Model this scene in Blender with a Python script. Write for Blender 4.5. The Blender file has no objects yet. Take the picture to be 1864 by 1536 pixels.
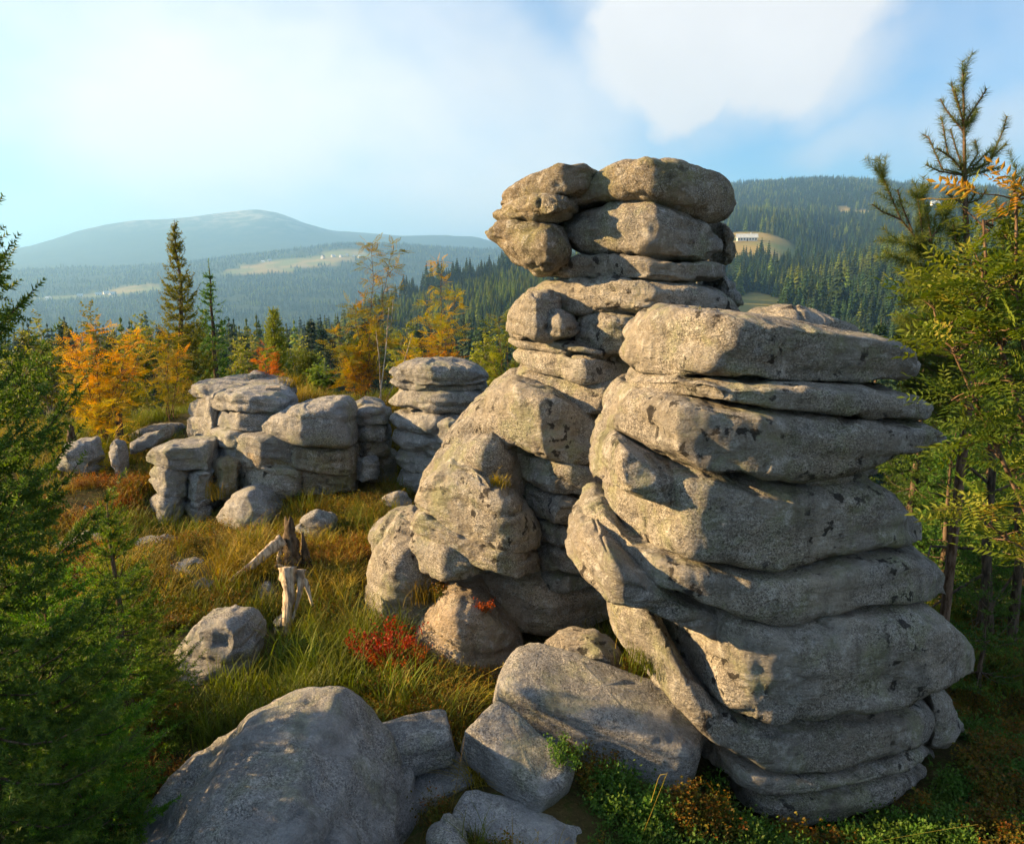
import bpy, math, random
import numpy as np
from mathutils import Vector, Matrix
R = math.radians
sc = bpy.context.scene
col = sc.collection
rng = np.random.default_rng(11)
random.seed(11)

# ------------------------------------------------------------------ camera
W, H, F, PITCH, CAMZ = 1864, 1536, 1463.0, R(10.4), 4.5
cam_d = bpy.data.cameras.new("camera"); cam = bpy.data.objects.new("camera", cam_d); col.objects.link(cam)
cam.location = (0, 0, CAMZ); cam.rotation_euler = (R(90) - PITCH, 0, 0)
cam_d.sensor_fit = 'HORIZONTAL'; cam_d.sensor_width = 36; cam_d.lens = 36 * F / W
cam_d.clip_start = 0.05; cam_d.clip_end = 60000
sc.camera = cam

# ------------------------------------------------------------------ sky and sun
SUN_AZ, SUN_EL = R(-85), R(19)          # azimuth from +Y, negative to the left
wd = bpy.data.worlds.new("World"); sc.world = wd; wd.use_nodes = True
wt = wd.node_tree; wt.nodes.clear()
def wn(t, **k):
    n = wt.nodes.new(t)
    for a, b in k.items(): setattr(n, a, b)
    return n
def pix_dir(px, py):
    u = (px - W / 2) / F; v = (H / 2 - py) / F
    d = Vector((u, math.cos(PITCH) + v * math.sin(PITCH), -math.sin(PITCH) + v * math.cos(PITCH)))
    return d.normalized()
def wmath(op, a, b=None, clamp=False):
    n = wn('ShaderNodeMath', operation=op); n.use_clamp = clamp
    for i, s in enumerate((a, b)):
        if s is None: continue
        if isinstance(s, (int, float)): n.inputs[i].default_value = s
        else: wt.links.new(s, n.inputs[i])
    return n.outputs[0]
sky = wn('ShaderNodeTexSky', sky_type='NISHITA'); sky.sun_disc = False
sky.sun_elevation = SUN_EL; sky.sun_rotation = SUN_AZ
sky.altitude = 900; sky.air_density = 1.0; sky.dust_density = 1.0; sky.ozone_density = 1.0
tc = wn('ShaderNodeTexCoord')
cn = wn('ShaderNodeTexNoise'); cn.inputs['Scale'].default_value = 4.2; cn.inputs['Detail'].default_value = 9; cn.inputs['Roughness'].default_value = 0.52
wt.links.new(tc.outputs['Generated'], cn.inputs['Vector'])
wv = wn('ShaderNodeVectorMath', operation='SUBTRACT'); wt.links.new(cn.outputs['Color'], wv.inputs[0]); wv.inputs[1].default_value = (.5, .5, .5)
wsc = wn('ShaderNodeVectorMath', operation='SCALE'); wt.links.new(wv.outputs[0], wsc.inputs[0]); wsc.inputs['Scale'].default_value = 0.20
wadd = wn('ShaderNodeVectorMath', operation='ADD'); wt.links.new(tc.outputs['Generated'], wadd.inputs[0]); wt.links.new(wsc.outputs[0], wadd.inputs[1])
def blob(px, py, rad_px, asp, soft, strength):
    """one cumulus bank: soft flattened disc of sky directions, edge broken by noise"""
    c = pix_dir(px, py)
    s = wn('ShaderNodeVectorMath', operation='SUBTRACT'); wt.links.new(wadd.outputs[0], s.inputs[0]); s.inputs[1].default_value = c
    m = wn('ShaderNodeVectorMath', operation='MULTIPLY'); wt.links.new(s.outputs[0], m.inputs[0]); m.inputs[1].default_value = (1, 1, asp)
    l = wn('ShaderNodeVectorMath', operation='LENGTH'); wt.links.new(m.outputs[0], l.inputs[0])
    mr = wn('ShaderNodeMapRange', interpolation_type='SMOOTHSTEP'); r = rad_px / F
    wt.links.new(l.outputs['Value'], mr.inputs['Value'])
    for i, v in ((1, r * (1 + soft)), (2, r * (1 - soft)), (3, 0.0), (4, strength)): mr.inputs[i].default_value = v
    return mr.outputs[0]
banks = [blob(1240, 50, 165, 1.25, .13, .98), blob(1430, 30, 180, 1.2, .18, .98), blob(1360, 110, 150, 1.6, .6, .7),
         blob(960, 190, 150, 1.9, .8, .6), blob(1555, 275, 110, 2.4, .8, .5), blob(1760, 275, 120, 2.4, .8, .5),
         blob(1130, 105, 95, 1.3, .45, .95), blob(1500, 110, 120, 1.3, .6, .9), blob(1330, -170, 240, 1.2, .4, .97)]
cm = banks[0]
for b in banks[1:]: cm = wmath('MAXIMUM', cm, b)
# thin cloud veil: large soft noise over the whole sky
vn = wn('ShaderNodeTexNoise'); vn.inputs['Scale'].default_value = 1.3; vn.inputs['Detail'].default_value = 5; vn.inputs['Roughness'].default_value = .5
vm = wn('ShaderNodeMapping'); vm.inputs['Scale'].default_value = (1, 1, 1.6); vm.inputs['Location'].default_value = (.9, .7, .2)
wt.links.new(tc.outputs['Generated'], vm.inputs['Vector']); wt.links.new(vm.outputs[0], vn.inputs['Vector'])
vr = wn('ShaderNodeMapRange', interpolation_type='SMOOTHSTEP'); wt.links.new(vn.outputs['Fac'], vr.inputs['Value'])
for i, v in ((1, .37), (2, .62), (3, .0), (4, .96)): vr.inputs[i].default_value = v
# cloud brightness: cumulus shading from finer noise
bn = wn('ShaderNodeTexNoise'); bn.inputs['Scale'].default_value = 9; bn.inputs['Detail'].default_value = 6
wt.links.new(tc.outputs['Generated'], bn.inputs['Vector'])
cr = wn('ShaderNodeMix', data_type='RGBA'); wt.links.new(bn.outputs['Fac'], cr.inputs['Factor'])
cr.inputs[6].default_value = (4.3, 4.2, 4.15, 1); cr.inputs[7].default_value = (5.4, 5.2, 5.05, 1)
mv = wn('ShaderNodeMix', data_type='RGBA'); wt.links.new(vr.outputs[0], mv.inputs['Factor']); mv.inputs[7].default_value = (5.5, 5.3, 5.1, 1)
mx = wn('ShaderNodeMix', data_type='RGBA'); wt.links.new(cm, mx.inputs['Factor'])
skm = wn('ShaderNodeMix', data_type='RGBA', blend_type='MULTIPLY'); skm.inputs['Factor'].default_value = 1
wt.links.new(sky.outputs[0], skm.inputs[6]); skm.inputs[7].default_value = (0.53, 0.84, 1.04, 1)
wt.links.new(skm.outputs[2], mv.inputs[6]); wt.links.new(mv.outputs[2], mx.inputs[6]); wt.links.new(cr.outputs[2], mx.inputs[7])
bg = wn('ShaderNodeBackground'); bg.inputs['Strength'].default_value = 0.051
wo = wn('ShaderNodeOutputWorld'); wt.links.new(mx.outputs[2], bg.inputs['Color']); wt.links.new(bg.outputs[0], wo.inputs['Surface'])

sun_d = bpy.data.lights.new("sun", 'SUN'); sun = bpy.data.objects.new("sun", sun_d); col.objects.link(sun)
sun_d.energy = 5.0; sun_d.angle = R(0.6); sun_d.color = (1.0, 0.64, 0.285)
sdir = Vector((math.sin(SUN_AZ) * math.cos(SUN_EL), math.cos(SUN_AZ) * math.cos(SUN_EL), math.sin(SUN_EL)))
sun.rotation_euler = (-sdir).to_track_quat('-Z', 'Y').to_euler(); sun.location = (-30, 10, 30)

vs = sc.view_settings; vs.view_transform = 'Standard'; vs.look = 'None'; vs.gamma = 1; vs.exposure = 2.1; vs.use_curve_mapping = False
sc.render.engine = 'CYCLES'
cy = sc.cycles; cy.use_denoising = True; cy.max_bounces = 6; cy.diffuse_bounces = 3; cy.glossy_bounces = 1; cy.transmission_bounces = 3
cy.transparent_max_bounces = 6; cy.volume_bounces = 1; cy.use_adaptive_sampling = True; cy.adaptive_threshold = 0.02
cy.caustics_reflective = False; cy.caustics_refractive = False

# ------------------------------------------------------------------ helpers
def unproj(px, py, d):
    """photograph pixel -> point on the plane y = d"""
    u = (px - W / 2) / F; v = (H / 2 - py) / F
    t = d / (math.cos(PITCH) + v * math.sin(PITCH))
    return np.array((u * t, d, CAMZ + t * (-math.sin(PITCH) + v * math.cos(PITCH))))
def rowz(py, d):
    v = (H / 2 - py) / F
    return CAMZ + d * math.tan(math.atan(v) - PITCH)

def _hash(ix, iy, iz, seed):
    h = (ix.astype(np.int64) * 374761393 + iy.astype(np.int64) * 668265263 + iz.astype(np.int64) * 2147483647 + seed * 974711) & 0xffffffff
    h = ((h ^ (h >> 13)) * 1274126177) & 0xffffffff
    h = ((h ^ (h >> 16)) * 2246822519) & 0xffffffff
    return ((h ^ (h >> 15)) & 0xffff).astype(np.float64) / 32767.5 - 1
def vnoise(p, seed=0):
    """smooth value noise in -1..1 for an (n,3) array"""
    i = np.floor(p); f = p - i; f = f * f * f * (f * (f * 6 - 15) + 10); i = i.astype(np.int64)
    x, y, z = i[:, 0], i[:, 1], i[:, 2]
    def c(a, b, d): return _hash(x + a, y + b, z + d, seed)
    fx, fy, fz = f[:, 0], f[:, 1], f[:, 2]
    def L(a, b, t): return a + (b - a) * t
    return L(L(L(c(0,0,0), c(1,0,0), fx), L(c(0,1,0), c(1,1,0), fx), fy),
             L(L(c(0,0,1), c(1,0,1), fx), L(c(0,1,1), c(1,1,1), fx), fy), fz)
def fbm(p, oct=4, seed=0, gain=.5):
    s = 0; a = 1.0
    for k in range(oct):
        s = s + a * vnoise(p * (2.03 ** k) + 17.3 * k, seed + k); a *= gain
    return s

def mesh_from(name, verts, faces, mats=None, smooth=True, mat_idx=None):
    me = bpy.data.meshes.new(name)
    verts = np.asarray(verts, dtype=np.float32)
    if isinstance(faces, np.ndarray):
        n, k = faces.shape
        me.vertices.add(len(verts)); me.vertices.foreach_set('co', verts.ravel())
        me.loops.add(n * k); me.loops.foreach_set('vertex_index', faces.astype(np.int32).ravel())
        me.polygons.add(n); me.polygons.foreach_set('loop_start', np.arange(0, n * k, k, dtype=np.int32))
        me.update(calc_edges=True)
    else:
        me.from_pydata([tuple(v) for v in verts], [], faces)
    for m in (mats or []): me.materials.append(m)
    me.polygons.foreach_set('use_smooth', np.full(len(me.polygons), smooth, dtype=bool))
    if mat_idx is not None: me.polygons.foreach_set('material_index', np.asarray(mat_idx, dtype=np.int32))
    me.update()
    return me
def link(name, me, parent=None, loc=None, **props):
    o = bpy.data.objects.new(name, me); col.objects.link(o)
    if parent is not None: o.parent = parent
    if loc is not None: o.location = loc
    for k, v in props.items(): o[k] = v
    return o
def empty(name, loc, label, category, group=None):
    o = bpy.data.objects.new(name, None); col.objects.link(o); o.location = loc
    o.empty_display_size = .2
    o['label'] = label; o['category'] = category
    if group: o['group'] = group
    return o
def tag(o, label, category, group=None):
    o['label'] = label; o['category'] = category
    if group: o['group'] = group
    return o

# ------------------------------------------------------------------ materials
class NT:
    """small wrapper to write node materials tersely"""
    def __init__(s, name):
        s.m = bpy.data.materials.new(name); s.m.use_nodes = True; s.t = s.m.node_tree; s.t.nodes.clear()
        s.out = s.n('ShaderNodeOutputMaterial')
    def n(s, t, **k):
        x = s.t.nodes.new(t)
        for a, b in k.items(): setattr(x, a, b)
        return x
    def put(s, inp, v):
        if isinstance(v, bpy.types.NodeSocket): s.t.links.new(v, inp)
        else: inp.default_value = v
    def noise(s, vec, scale, detail=4, rough=.5, out='Fac', dist=0.0):
        x = s.n('ShaderNodeTexNoise'); s.put(x.inputs['Vector'], vec)
        x.inputs['Scale'].default_value = scale; x.inputs['Detail'].default_value = detail; x.inputs['Roughness'].default_value = rough
        x.inputs['Distortion'].default_value = dist
        return x.outputs[out]
    def voro(s, vec, scale, out='Distance', feature='F1', rnd=1.0):
        x = s.n('ShaderNodeTexVoronoi', feature=feature); s.put(x.inputs['Vector'], vec); x.inputs['Scale'].default_value = scale
        x.inputs['Randomness'].default_value = rnd
        return x.outputs[out]
    def ramp(s, fac, a, b, lo=0.0, hi=1.0, smooth=True):
        x = s.n('ShaderNodeMapRange', interpolation_type='SMOOTHSTEP' if smooth else 'LINEAR'); s.put(x.inputs[0], fac)
        for i, v in ((1, a), (2, b), (3, lo), (4, hi)): x.inputs[i].default_value = v
        return x.outputs[0]
    def mix(s, fac, a, b, blend='MIX'):
        x = s.n('ShaderNodeMix', data_type='RGBA', blend_type=blend); s.put(x.inputs[0], fac)
        for i, v in ((6, a), (7, b)): s.put(x.inputs[i], v if isinstance(v, bpy.types.NodeSocket) else (tuple(v) + (1,))[:4])
        return x.outputs[2]
    def math(s, op, a, b=None, clamp=False):
        x = s.n('ShaderNodeMath', operation=op); x.use_clamp = clamp; s.put(x.inputs[0], a)
        if b is not None: s.put(x.inputs[1], b)
        return x.outputs[0]
    def pos(s, scale=(1, 1, 1), rot=(0, 0, 0)):
        g = s.n('ShaderNodeNewGeometry'); mp = s.n('ShaderNodeMapping'); s.t.links.new(g.outputs['Position'], mp.inputs['Vector'])
        mp.inputs['Scale'].default_value = scale; mp.inputs['Rotation'].default_value = rot
        return mp.outputs[0]
    def objrnd(s): return s.n('ShaderNodeObjectInfo').outputs['Random']
    def hsv(s, c, h=.5, sat=1.0, v=1.0):
        x = s.n('ShaderNodeHueSaturation'); s.put(x.inputs['Color'], c); s.put(x.inputs['Hue'], h); s.put(x.inputs['Saturation'], sat); s.put(x.inputs['Value'], v)
        return x.outputs[0]
    def bump(s, h, strength, dist, normal=None):
        x = s.n('ShaderNodeBump'); s.put(x.inputs['Height'], h); x.inputs['Strength'].default_value = strength; x.inputs['Distance'].default_value = dist
        if normal is not None: s.t.links.new(normal, x.inputs['Normal'])
        return x.outputs[0]
    def bsdf(s, color, rough=.9, normal=None, spec=.2, trans=0.0, trcol=None):
        b = s.n('ShaderNodeBsdfPrincipled'); s.put(b.inputs['Base Color'], color if isinstance(color, bpy.types.NodeSocket) else tuple(color) + (1,))
        s.put(b.inputs['Roughness'], rough); b.inputs['Specular IOR Level'].default_value = spec
        if normal is not None: s.t.links.new(normal, b.inputs['Normal'])
        o = b.outputs[0]
        if trans > 0:
            t = s.n('ShaderNodeBsdfTranslucent'); c = trcol if trcol is not None else color
            s.put(t.inputs['Color'], c if isinstance(c, bpy.types.NodeSocket) else tuple(c) + (1,))
            mixs = s.n('ShaderNodeMixShader'); mixs.inputs[0].default_value = trans
            s.t.links.new(o, mixs.inputs[1]); s.t.links.new(t.outputs[0], mixs.inputs[2]); o = mixs.outputs[0]
        s.t.links.new(o, s.out.inputs['Surface'])
        return s.m

def rock_material(name, base, alt, lichen, dark_amt, spot_amt, lichen_amt=.5, speck=1.0):
    """weathered granite: coarse crystals, stained patches, crust lichens, black spots"""
    s = NT(name); P = s.pos()
    big = s.noise(P, 1.1, 5, .6); med = s.noise(P, 4.5, 6, .62)
    c = s.mix(s.ramp(big, .36, .62), base, alt)
    c = s.hsv(c, s.math('ADD', s.math('MULTIPLY', s.objrnd(), .012), .494), 1.05, s.math('ADD', s.math('MULTIPLY', s.objrnd(), .34), .84))
    Ps = s.pos(scale=(1, 1, 3.2), rot=(R(6), R(-6), 0))
    strat = s.noise(Ps, 2.6, 6, .6)
    c = s.mix(s.ramp(strat, .42, .68, 0, .7), c, tuple(x * .52 for x in base))
    lic = s.noise(P, 2.3, 7, .66); c = s.mix(s.ramp(lic, .48 , .64, 0, lichen_amt), c, lichen)
    wht = s.noise(P, 7.0, 6, .7); c = s.mix(s.ramp(wht, .53, .66, 0, .6), c, (.52, .53, .52))
    strk = s.noise(s.pos(scale=(5, 5, .55)), 1.6, 5, .6); c = s.mix(s.ramp(strk, .52, .68, 0, .5), c, tuple(x * .38 for x in base))
    sv = s.ramp(s.noise(P, 1.9, 4, .6), .36, .62, .25, 1.15)
    SM = lambda v: s.math('MULTIPLY', v, sv)
    # crystals
    v1 = s.voro(P, 85, 'Color'); sep = s.n('ShaderNodeSeparateColor'); s.t.links.new(v1, sep.inputs[0])
    v2 = s.voro(P, 160, 'Color'); sep2 = s.n('ShaderNodeSeparateColor'); s.t.links.new(v2, sep2.inputs[0])
    c = s.mix(SM(s.ramp(sep.outputs[0], .70, .74, 0, .30 * speck, False)), c, (.62, .60, .57))
    c = s.mix(SM(s.ramp(sep.outputs[1], .74, .78, 0, .45 * speck, False)), c, (.035, .034, .034))
    c = s.mix(SM(s.ramp(sep2.outputs[0], .72, .75, 0, .42 * speck, False)), c, (.05, .045, .042))
    c = s.mix(SM(s.ramp(sep2.outputs[1], .80, .83, 0, .22 * speck, False)), c, (.66, .64, .60))
    # dark staining and black crust lichen
    dk = s.noise(P, 1.7, 8, .7); c = s.mix(s.ramp(dk, .53, .68, 0, dark_amt), c, (.045, .043, .036))
    sp = s.noise(P, 9.0, 4, .55); sp2 = s.noise(P, 1.4, 2)
    spm = s.math('MULTIPLY', s.ramp(sp, .565, .625), s.ramp(sp2, .49, .57))
    c = s.mix(s.math('MULTIPLY', spm, spot_amt), c, (.014, .013, .014))
    h1 = s.noise(P, 7, 9, .68); h2 = s.noise(P, 70, 3, .65); h3 = s.noise(Ps, 7, 7, .65)
    hh = s.math('ADD', s.math('MULTIPLY', h1, .9), s.math('ADD', s.math('MULTIPLY', h2, .16), s.math('MULTIPLY', h3, .8)))
    hh = s.math('ADD', hh, s.math('MULTIPLY', sep.outputs[2], .05))
    return s.bsdf(c, .92, s.bump(hh, 1.0, .075), .12)
M = {}
M['granite'] = rock_material('granite_warm', (.315, .295, .255), (.245, .245, .235), (.24, .265, .16), .55, .85, .75)
M['granite_old'] = rock_material('granite_lichened', (.25, .215, .16), (.185, .175, .14), (.20, .20, .10), .75, .5, .8)
M['granite_grey'] = rock_material('granite_grey', (.31, .32, .33), (.22, .235, .25), (.24, .265, .18), .45, .2, .65)
M['granite_pale'] = rock_material('granite_pale', (.45, .375, .285), (.37, .325, .265), (.32, .31, .18), .35, .3, .4)
# ------------------------------------------------------------------ terrain: one sheet from the rocks' feet to the horizon
CTRL = [(1400,1510,6.1),(1130,1450,5.6),(850,1560,4.9),(700,1510,5.3),(250,1580,5.0),(60,1420,5.6),(400,1270,7.0),(560,1210,7.5),(800,1290,6.7),
        (1290,1440,5.9),(1750,1430,6.4),(1864,1360,7.2),(500,1005,10.4),(300,975,11.3),(60,1015,10.5),(640,1000,10.2),(720,905,12),(100,905,12.5),
        (200,865,13.2),(330,770,15.5),(100,800,15),(600,742,14.6),(500,722,15.2),(690,738,15),(850,850,14),(1000,900,13),(1800,1150,9),(1750,1000,12),
        (1600,1150,9.5),(430,920,12),(560,935,11.4),(1000,1250,7.6),(1180,1230,6.9)]
CP = np.array([unproj(*c) for c in CTRL])
EXTRA = np.array([(-9,18,1.2),(-4,20,.9),(2,20,.2),(7,16,-2.0),(10,10,-1.6),(-11,9,.9),(-10,4,.8),(-4,1,.9),(0,1.5,1.6),(4,2,.4),(0,-6,1.5),(9,3,-.4),(-12,14,1.2),(0,24,-.6),(-12,24,-.4),(8,24,-3.5)])
CP = np.vstack([CP, EXTRA])
def near_z(x, y):
    x = np.asarray(x, float); y = np.asarray(y, float)
    d2 = (x[..., None] - CP[:, 0]) ** 2 + (y[..., None] - CP[:, 1]) ** 2 + .25
    w = 1 / d2 ** 1.6
    z = (w * CP[:, 2]).sum(-1) / w.sum(-1)
    p = np.stack([x.ravel(), y.ravel(), np.zeros(x.size)], 1)
    return z + (.10 * fbm(p * .9, 4, 5)).reshape(x.shape)
COLS = np.array([-900,-300,0,200,300,400,480,520,560,620,720,800,870,935,1100,1330,1400,1450,1500,1600,1730,1864,2300,3000], float)
def tab(r, pairs, rows=True):
    xs = [a for a, _ in pairs]; ys = [rowz(b, r) if rows else b for _, b in pairs]
    return np.interp(COLS, xs, ys)
RAD = [40, 70, 130, 260, 420, 600, 900, 1500, 2600, 3400, 4300, 6000, 8000, 11000]
ZT = [tab(40, [(0,-3.2),(900,-3.6),(1600,-7),(1864,-7.5)], False),
      tab(70, [(0,-9),(900,-10),(1600,-13),(1864,-12)], False),
      tab(130, [(0,-17),(900,-19),(1330,-24),(1864,-20)], False),
      tab(260, [(0,-27),(600,-28),(720,-26),(870,-21),(935,-19),(1330,-22),(1600,-25),(1864,-18)], False),
      tab(420, [(0,-40),(480,-40),(620,-30),(720,-20),(870,-9),(935,-5),(1100,-6),(1330,-9),(1400,-10),(1500,-16),(1730,-2),(1864,4)], False),
      tab(600, [(0,-66),(480,-66),(620,-46),(720,-14),(870,2),(935,9),(1100,8),(1330,0),(1450,-2),(1500,-4),(1600,6),(1730,14),(1864,20)], False),
      tab(900, [(0,-120),(620,-110),(870,-75),(935,-55),(1100,0),(1330,44),(1400,43),(1450,32),(1500,10),(1600,18),(1730,38),(1864,50)], False),
      tab(1500, [(0,-130),(870,-120),(935,-90),(1100,20),(1330,106),(1600,104),(1730,112),(1864,116)], False),
      tab(2600, [(0,533),(200,526),(400,497),(480,492),(620,488),(720,492),(870,500),(935,480),(1100,410),(1330,340),(1480,331),(1600,346),(1730,366),(1864,380),(2300,400)]),
      tab(3400, [(0,490),(200,482),(400,466),(520,452),(620,436),(720,438),(870,450),(935,452),(1100,425),(1330,385),(1864,420)]),
      tab(4300, [(0,500),(400,485),(620,470),(870,475),(935,470),(1100,450),(1330,420),(1864,450)]),
      tab(6000, [(-900,455),(-300,470),(0,458),(90,428),(200,403),(300,386),(400,375),(440,370),(480,365),(520,371),(560,390),(620,411),(720,419),(800,417),(870,420),(935,440),(1100,470),(3000,480)]),
      np.full(len(COLS), -60.0), np.full(len(COLS), -250.0)]
ZT = np.array(ZT); LR = np.log(np.array(RAD, float))
AZ = np.concatenate([np.linspace(-180, -60, 40, endpoint=False), np.linspace(-60, 60, 420, endpoint=False), np.linspace(60, 180, 41)])
AZ = np.radians(AZ)
NR = 290
RR = np.exp(np.linspace(math.log(1.2), math.log(11000), NR))
px_of = lambda az: 932 + F * np.tan(np.clip(az, -1.1, 1.1)) / math.cos(PITCH)
def col_tab():
    c = np.clip(px_of(AZ), -900, 3000)
    T = np.stack([np.interp(c, COLS, z) for z in ZT], 0)          # radii x az
    lr = np.log(RR); out = np.empty((NR, len(AZ)))
    for j in range(len(AZ)): out[:, j] = np.interp(lr, LR, T[:, j])
    k = np.exp(-.5 * (np.arange(-6, 7) / 2.6) ** 2); k /= k.sum()
    o2 = np.pad(out, ((6, 6), (0, 0)), mode='edge'); out = sum(k[i] * o2[i:i + NR] for i in range(13))
    k = np.exp(-.5 * (np.arange(-4, 5) / 1.6) ** 2); k /= k.sum()
    o2 = np.pad(out, ((0, 0), (4, 4)), mode='edge'); out = sum(k[i] * o2[:, i:i + len(AZ)] for i in range(9))
    return out
ZF = col_tab()
XX = RR[:, None] * np.sin(AZ)[None]; YY = RR[:, None] * np.cos(AZ)[None]
t = np.clip((RR - 20) / 22, 0, 1); t = (t * t * (3 - 2 * t))[:, None]
mnear = RR < 45
ZN = np.zeros_like(ZF); ZN[mnear] = near_z(XX[mnear], YY[mnear])
pn = np.stack([XX.ravel(), YY.ravel(), np.zeros(XX.size)], 1)
rel = np.clip((RR - 60) / 300, 0, 1)[:, None]
und = (fbm(pn / 420.0, 5, 40) * 9).reshape(ZF.shape) * rel * np.clip(RR / 2500, .35, 1.5)[:, None]
ZG = ZN * (1 - t) + (ZF + und) * t
def ground_z(x, y):
    x = np.atleast_1d(np.asarray(x, float)); y = np.atleast_1d(np.asarray(y, float))
    r = np.hypot(x, y); a = np.arctan2(x, y)
    fi = np.clip((np.log(np.maximum(r, 1.21)) - math.log(1.2)) / (math.log(11000) - math.log(1.2)) * (NR - 1), 0, NR - 1.001)
    fj = np.clip(np.interp(a, AZ, np.arange(len(AZ))), 0, len(AZ) - 1.001)
    i = fi.astype(int); j = fj.astype(int); u = fi - i; v = fj - j
    return (ZG[i, j] * (1-u) * (1-v) + ZG[i+1, j] * u * (1-v) + ZG[i, j+1] * (1-u) * v + ZG[i+1, j+1] * u * v)
def pixcol_row(x, y, z):
    """where a point shows in the photograph (used to lay out fields and woods)"""
    dz = z - CAMZ; fw = y * math.cos(PITCH) - dz * math.sin(PITCH); up = y * math.sin(PITCH) + dz * math.cos(PITCH)
    fw = np.maximum(fw, 1e-3)
    return W / 2 + F * x / fw, H / 2 - F * up / fw
# fields: ellipses on the map given by (column, radius) centres
def _e(px, r, dpx, dr): return (math.atan((px - 932) / F), r, math.atan(dpx / F), dr)
FIELDS = [_e(540, 2760, 105, 170), _e(480, 2600, 65, 90), _e(620, 2850, 60, 120), _e(245, 2520, 55, 90), _e(160, 2480, 60, 70), _e(80, 2460, 20, 40),
          _e(1390, 790, 70, 150), _e(1340, 780, 55, 150), _e(1370, 400, 50, 110), _e(1320, 380, 50, 120), _e(1520, 1500, 16, 90), _e(1550, 1480, 14, 60), _e(1440, 1490, 16, 40), _e(1690, 1530, 60, 70), _e(820, 620, 90, 16)]
def field_mask(x, y):
    x = np.asarray(x, float); y = np.asarray(y, float)
    r = np.hypot(x, y); a = np.arctan2(x, y)
    p = np.stack([x.ravel(), y.ravel(), np.zeros(x.size)], 1) / 90.0
    nz = (.5 * fbm(p * 1.5, 4, 77)).reshape(x.shape)
    m = np.zeros(x.shape)
    for (ca, cr, da, dr) in FIELDS:
        q = ((a - ca) / da) ** 2 + ((r - cr) / dr) ** 2
        m = np.maximum(m, np.clip((1.0 + nz - q) * 4, 0, 1))
    return m
NA = len(AZ)
idx = np.arange(NR * NA).reshape(NR, NA)
q = np.stack([idx[:-1, :-1], idx[:-1, 1:], idx[1:, 1:], idx[1:, :-1]], -1).reshape(-1, 4)[:, ::-1]
s = NT('ground'); P = s.pos()
at = s.n('ShaderNodeAttribute', attribute_name='field'); fm = at.outputs['Fac']
at2 = s.n('ShaderNodeAttribute', attribute_name='far'); fr = at2.outputs['Fac']
n1 = s.noise(P, 1.6, 6, .62); n2 = s.noise(P, 9, 6, .7); n3 = s.noise(P, 45, 4, .7)
soil = s.mix(s.ramp(n1, .38, .62), (.045, .040, .018), (.095, .075, .030))
soil = s.mix(s.ramp(n2, .45, .62), soil, (.055, .068, .018))
soil = s.mix(s.ramp(n3, .5, .7, 0, .7), soil, (.15, .11, .045))
w1 = s.noise(s.pos(scale=(1, 1, 1)), .012, 6, .65); w2 = s.noise(P, .06, 4, .6)
wood = s.mix(s.ramp(w1, .38, .62), (.020, .036, .016), (.036, .055, .022))
wood = s.mix(s.ramp(w2, .5, .7, 0, .6), wood, (.055, .075, .030))
fld = s.mix(s.ramp(s.noise(P, .01, 4), .4, .6), (.27, .22, .085), (.16, .19, .065))
bare = s.mix(s.ramp(w1, .46, .6), (.07, .09, .05), (.36, .35, .27))
hi = s.n('ShaderNodeAttribute', attribute_name='bare').outputs['Fac']
far_c = s.mix(hi, wood, bare); far_c = s.mix(fm, far_c, fld)
c = s.mix(fr, soil, far_c)
bmp = s.bump(s.math('ADD', n2, s.math('MULTIPLY', n3, .4)), .8, .06)
M['ground'] = s.bsdf(c, .95, bmp, .05)
me = mesh_from('ground', np.stack([XX.ravel(), YY.ravel(), ZG.ravel()], 1), q, [M['ground']])
FM = field_mask(XX, YY) * (RR > 80)[:, None]
for nm, val in (('field', FM), ('far', np.broadcast_to(np.clip((RR - 25) / 20, 0, 1)[:, None], ZG.shape)),
                ('bare', np.clip((ZG - 240) / 160, 0, 1) * (RR > 4500)[:, None])):
    a = me.attributes.new(nm, 'FLOAT', 'POINT'); a.data.foreach_set('value', np.ascontiguousarray(val, dtype=np.float32).ravel())
ground = link('ground', me, kind='structure')

# ------------------------------------------------------------------ haze
hz = NT('haze'); pv = hz.n('ShaderNodeVolumePrincipled')
pv.inputs['Color'].default_value = (.26, .56, 1.0, 1); pv.inputs['Density'].default_value = 2.2e-4; pv.inputs['Anisotropy'].default_value = .3
hz.t.links.new(pv.outputs[0], hz.out.inputs['Volume'])
zlo, zhi = float(ZG.min()) - 1.5, float(ZG.max()) + 25
hv = [(x, y, z) for z in (zlo, zhi) for x, y in ((-11500, -11500), (11500, -11500), (11500, 11500), (-11500, 11500))]
me = mesh_from('haze', hv, [(3,2,1,0),(4,5,6,7),(0,1,5,4),(1,2,6,5),(2,3,7,6),(3,0,4,7)], [hz.m], smooth=False)
link('haze', me, kind='stuff', label='thin blue haze filling the air over the valley')
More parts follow.
